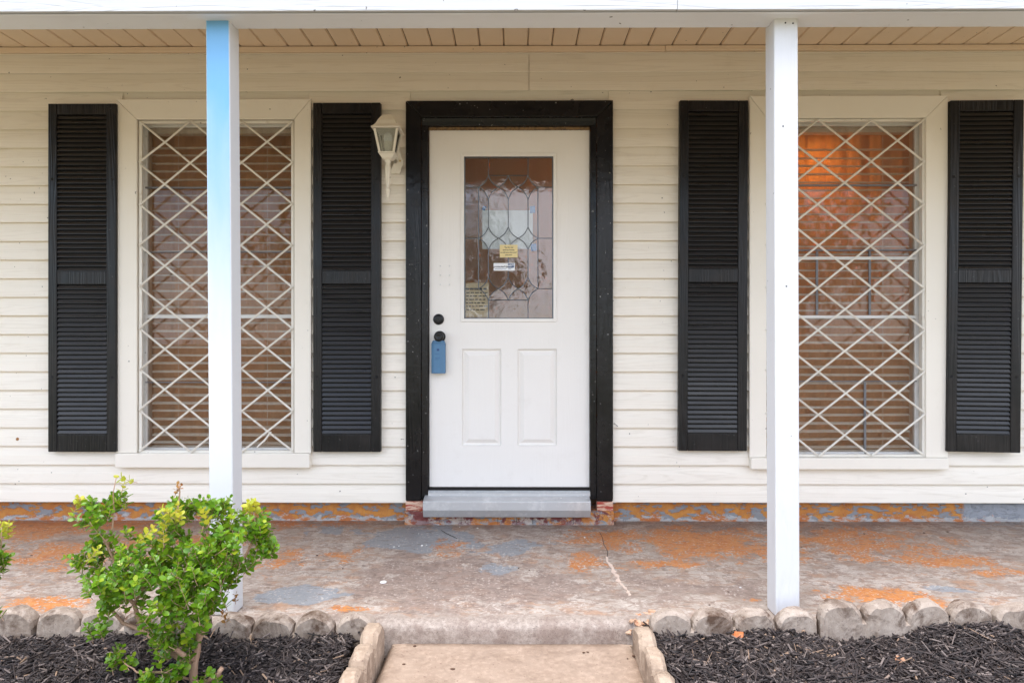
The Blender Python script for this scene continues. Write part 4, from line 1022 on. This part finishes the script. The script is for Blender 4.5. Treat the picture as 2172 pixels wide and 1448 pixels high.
LUMPS = [(255, 1205, 108, 82, yb, 1.5, 'g'), (330, 1170, 110, 70, yb + .03, 1.2, 'g'), (430, 1110, 88, 58, yb + .05, 1.1, 'g'), (495, 1150, 78, 75, yb, 1.2, 'g'), (430, 1215, 100, 75, yb - .06, 1.6, 'g'),
    (340, 1235, 100, 70, yb - .08, 1.5, 'g'), (385, 1300, 85, 62, yb - .04, 1.1, 'g'), (370, 1365, 55, 30, yb - .02, .4, 'g'), (230, 1250, 60, 45, yb - .02, .6, 'g'), (205, 1090, 44, 34, yb, .5, 'g'), (248, 1040, 16, 26, yb, .1, 'g'), (205, 1140, 30, 25, yb, .15, 'g'),
    (380, 1085, 50, 30, yb + .06, .5, 'g'), (545, 1105, 28, 40, yb, .4, 'g'), (560, 1165, 22, 25, yb, .2, 'g'), (380, 1035, 8, 16, yb, .05, 'd'), (450, 1065, 40, 18, yb + .05, .3, 'g'),
    (365, 1092, 26, 26, yb - .05, .16, 'y'), (338, 1122, 14, 8, yb - .06, .06, 'y'), (532, 1066, 12, 18, yb, .10, 'y'), (248, 1012, 5, 12, yb, .04, 'y'), (168, 1056, 10, 12, yb, .05, 'y'), (157, 1080, 8, 8, yb, .04, 'y'), (265, 1032, 5, 8, yb, .03, 'y'), (435, 1088, 8, 10, yb, .04, 'y'), (205, 1170, 12, 8, yb - .06, .04, 'y'),
    (480, 1300, 16, 6, yb, .05, 'd'), (500, 1262, 8, 6, yb, .03, 'd'), (205, 1325, 26, 18, yb - .03, .12, 'g'),
    (240, 1385, 22, 22, yb - .02, .15, 'g'), (268, 1405, 14, 12, yb - .03, .08, 'g'), (315, 1435, 22, 12, yb - .05, .12, 'g'), (345, 1440, 25, 10, yb - .05, .12, 'g'), (385, 1415, 16, 18, yb - .06, .12, 'g'), (430, 1435, 14, 12, yb - .05, .08, 'g'), (455, 1425, 10, 14, yb - .05, .05, 'g')]
B0 = (410, 1455, yb)
LIMBS = [([B0, (412, 1405, yb), (420, 1360, yb), (440, 1300, yb), (470, 1230, yb), (500, 1150, yb)], .013, .004),
         ([(411, 1415, yb), (380, 1395, yb), (345, 1370, yb), (310, 1340, yb), (260, 1320, yb), (230, 1285, yb), (215, 1240, yb)], .009, .003),
         ([(345, 1370, yb), (305, 1335, yb + .02), (285, 1280, yb + .02), (260, 1250, yb), (248, 1220, yb), (230, 1160, yb), (208, 1110, yb), (205, 1080, yb)], .008, .002),
         ([(420, 1360, yb), (432, 1260, yb - .02), (430, 1200, yb), (428, 1130, yb + .03), (440, 1080, yb + .05)], .008, .003),
         ([(470, 1230, yb), (520, 1180, yb), (545, 1120, yb), (535, 1070, yb)], .005, .002),
         ([(285, 1280, yb), (330, 1200, yb), (370, 1120, yb), (380, 1060, yb), (380, 1025, yb)], .005, .0015),
         ([(230, 1160, yb), (242, 1080, yb), (247, 1010, yb)], .003, .001),
         ([(208, 1110, yb), (175, 1070, yb), (166, 1050, yb)], .003, .001),
         ([(405, 1440, yb), (350, 1425, yb - .03), (290, 1425, yb - .03), (270, 1410, yb - .03), (240, 1390, yb - .02)], .004, .0015),
         ([(408, 1448, yb), (440, 1445, yb - .03), (465, 1428, yb - .05), (472, 1415, yb - .05)], .009, .007),
         ([(412, 1400, yb), (385, 1385, yb - .05), (372, 1375, yb - .06)], .008, .007)]
shrub('boxwood_shrub', (bq.x, yb, bq.z - .02), LUMPS, 'leafy green boxwood shrub with yellow tips growing in the mulch before the post', LIMBS, 600)
b2 = P(-70, 1400, yb); b2.z = bed_z(b2.x, yb)
L2 = [(-60, 1180, 62, 50, yb, 1.2, 'g'), (-50, 1130, 50, 40, yb, .9, 'g'), (-70, 1230, 60, 40, yb, .8, 'g'), (2, 1185, 14, 20, yb, .3, 'g'), (5, 1115, 9, 12, yb, .10, 'y'), (-20, 1270, 10, 14, yb, .1, 'g')]
shrub('boxwood_shrub', (b2.x, yb, b2.z - .02), L2, 'boxwood shrub of which only a few leaf tips show at the bed end', [([(-70, 1440, yb), (-65, 1330, yb), (-60, 1180, yb)], .01, .004), ([(-66, 1330, yb), (-30, 1250, yb), (0, 1190, yb), (4, 1115, yb)], .006, .0015)], 90, 60)

# ---------------------------------------------------------------- litter
def chip(px, py, r_, m, name, label, cat, group=None, z=0.0):
    p = G(px, py, z); mb = MB(); n = random.randint(5, 8); ph = random.uniform(0, 6); pts = []
    for i in range(n):
        a = ph + 2 * math.pi * i / n; q = r_ * random.uniform(.55, 1.1); pts.append((q * math.cos(a), q * math.sin(a) * .8))
    mb.prism(pts, 0, .0018, 'z'); o = mb.build(name, m, None, loc=(p.x, p.y, z + .0012), rot=(random.gauss(0, .05), random.gauss(0, .05), 0)); return tag(o, label, cat, group)
p = G(813, 1235); tag(MB().lathe([(.0135, 0), (.014, .0025), (.012, .004), (.001, .0042)], n=20).build('white_disc', M['chip_white'], loc=(p.x, p.y, .001)), 'small round white disc lying on the bare porch floor', 'disc')
for (px, py, r_) in [(836, 1160, .006), (846, 1158, .004), (895, 1157, .007), (905, 1156, .004), (930, 1113, .006), (1013, 1120, .005), (1240, 1140, .004), (975, 1118, .003), (888, 1132, .003), (1165, 1150, .003), (1570, 1246, .006)]:
    chip(px, py, r_, M['chip_white'], 'paint_chip', 'tiny white flake of paint on the porch floor', 'paint chip', 'white paint flakes on the porch floor')
p0, p1, p2 = G(936, 1125), G(950, 1134), G(969, 1142)
tag(MB().tube([(p0.x - p1.x, p0.y - p1.y, .002), (0, 0, .004), (p2.x - p1.x, p2.y - p1.y, .002)], [.0012, .0016, .001], 5).build('twig', M['hardware_black'], loc=(p1.x, p1.y, .001)), 'thin dark twig on the porch floor below the threshold', 'twig')
for (px, py, r_) in [(1746, 1119, .010), (1303, 1112, .007), (672, 1178, .008), (727, 1206, .005), (1100, 1205, .005), (1123, 1209, .005), (1833, 1132, .006), (1960, 1130, .008), (1700, 1160, .005), (2010, 1128, .007), (66, 1178, .007), (1545, 1255, .005), (1505, 1283, .005)]:
    chip(px, py, r_, M['dry_leaf'], 'dead_leaf', 'dark dead leaf crumb on the porch floor', 'leaf', 'dead leaf crumbs on the porch floor')
for (px, py, r_) in [(880, 1370, .007), (960, 1419, .009), (857, 1409, .007), (1238, 1384, .006), (1247, 1383, .005), (1345, 1391, .010), (1331, 1397, .004)]:
    chip(px, py, r_, M['dry_leaf'], 'dead_leaf', 'dark dead leaf crumb on the concrete walk', 'leaf', 'dead leaf crumbs on the walk', -.077)
p = G(1567, 1353, .0); lump('brick_chip', M['orange_leaf'], (p.x, p.y, .012), .020, None, .4, 4, 'orange red chip lying on the mulch edge', 'chip')
p = G(1910, 1412, -.03); lump('pebble', M['rubble_concrete'], (p.x, p.y, bed_z(p.x, p.y) + .015), .016, None, .6, 8, 'pinkish pebble lying in the mulch', 'pebble')
p = G(1740, 1358, .0); lump('pebble', M['edger_tan'], (p.x, p.y, bed_z(p.x, p.y) + .016), .010, None, .6, 9, 'tiny tan pebble beside the scalloped blocks', 'pebble')

# ---------------------------------------------------------------- trees across the street, mirrored in the panes
def tree_mesh(seed):
    rs = random.Random(seed); N = 2600; V = []; F = []
    cl = [(Vector((rs.gauss(0, 1.5), rs.gauss(0, 1.5), rs.uniform(3.2, 7.5))), rs.uniform(.7, 1.4)) for _ in range(22)]
    for i in range(N):
        c, r_ = rs.choice(cl); d = Vector((rs.gauss(0, 1), rs.gauss(0, 1), rs.gauss(0, .8))).normalized() * r_ * rs.uniform(.5, 1)
        e = Euler((rs.uniform(0, 6), rs.uniform(0, 6), rs.uniform(0, 6))).to_matrix(); s_ = rs.uniform(.10, .2)
        b = len(V); V += [tuple(c + d + e @ Vector(q)) for q in ((-s_, 0, 0), (0, -s_ * .5, 0), (s_, 0, .03), (0, s_ * .5, 0))]; F.append((b, b+1, b+2, b+3))
    me = bpy.data.meshes.new('crown'); me.from_pydata(V, [], F); me.materials.append(M['tree_leaf'])
    tk = MB().tube([(0, 0, 0), (.05, 0, 1.5), (0, .1, 3.2), (.1, 0, 5.5)], [.22, .17, .14, .05], 8)
    for c, r_ in cl[:9]: tk.tube([(0, .05, 2.6), tuple(c * .6 + Vector((0, 0, 1.2))), tuple(c)], [.09, .06, .02], 5)
    return me, tk.mesh('trunk', M['bark'], True)
tm = [tree_mesh(3), tree_mesh(8)]
for i, (x, y, s_, lab) in enumerate([(-7.5, -22, .85, 'slender street tree mirrored in the lattice window behind the sky-tinted post'), (-1.5, -25, .95, 'street tree mirrored in the door glass'), (7.0, -21, .9, 'street tree mirrored in the lamp-lit window'), (13.5, -27, 1.1, 'large street tree farther along the road past the lamp-lit window')]):
    e = empty('street_tree', (x, y, -.16), lab, 'tree', 'trees across the street'); e.scale = (s_, s_, s_); e.rotation_euler = (0, 0, i * 1.3)
    cm, tk = tm[i % 2]; link('crown', cm, e); link('trunk', tk, e)
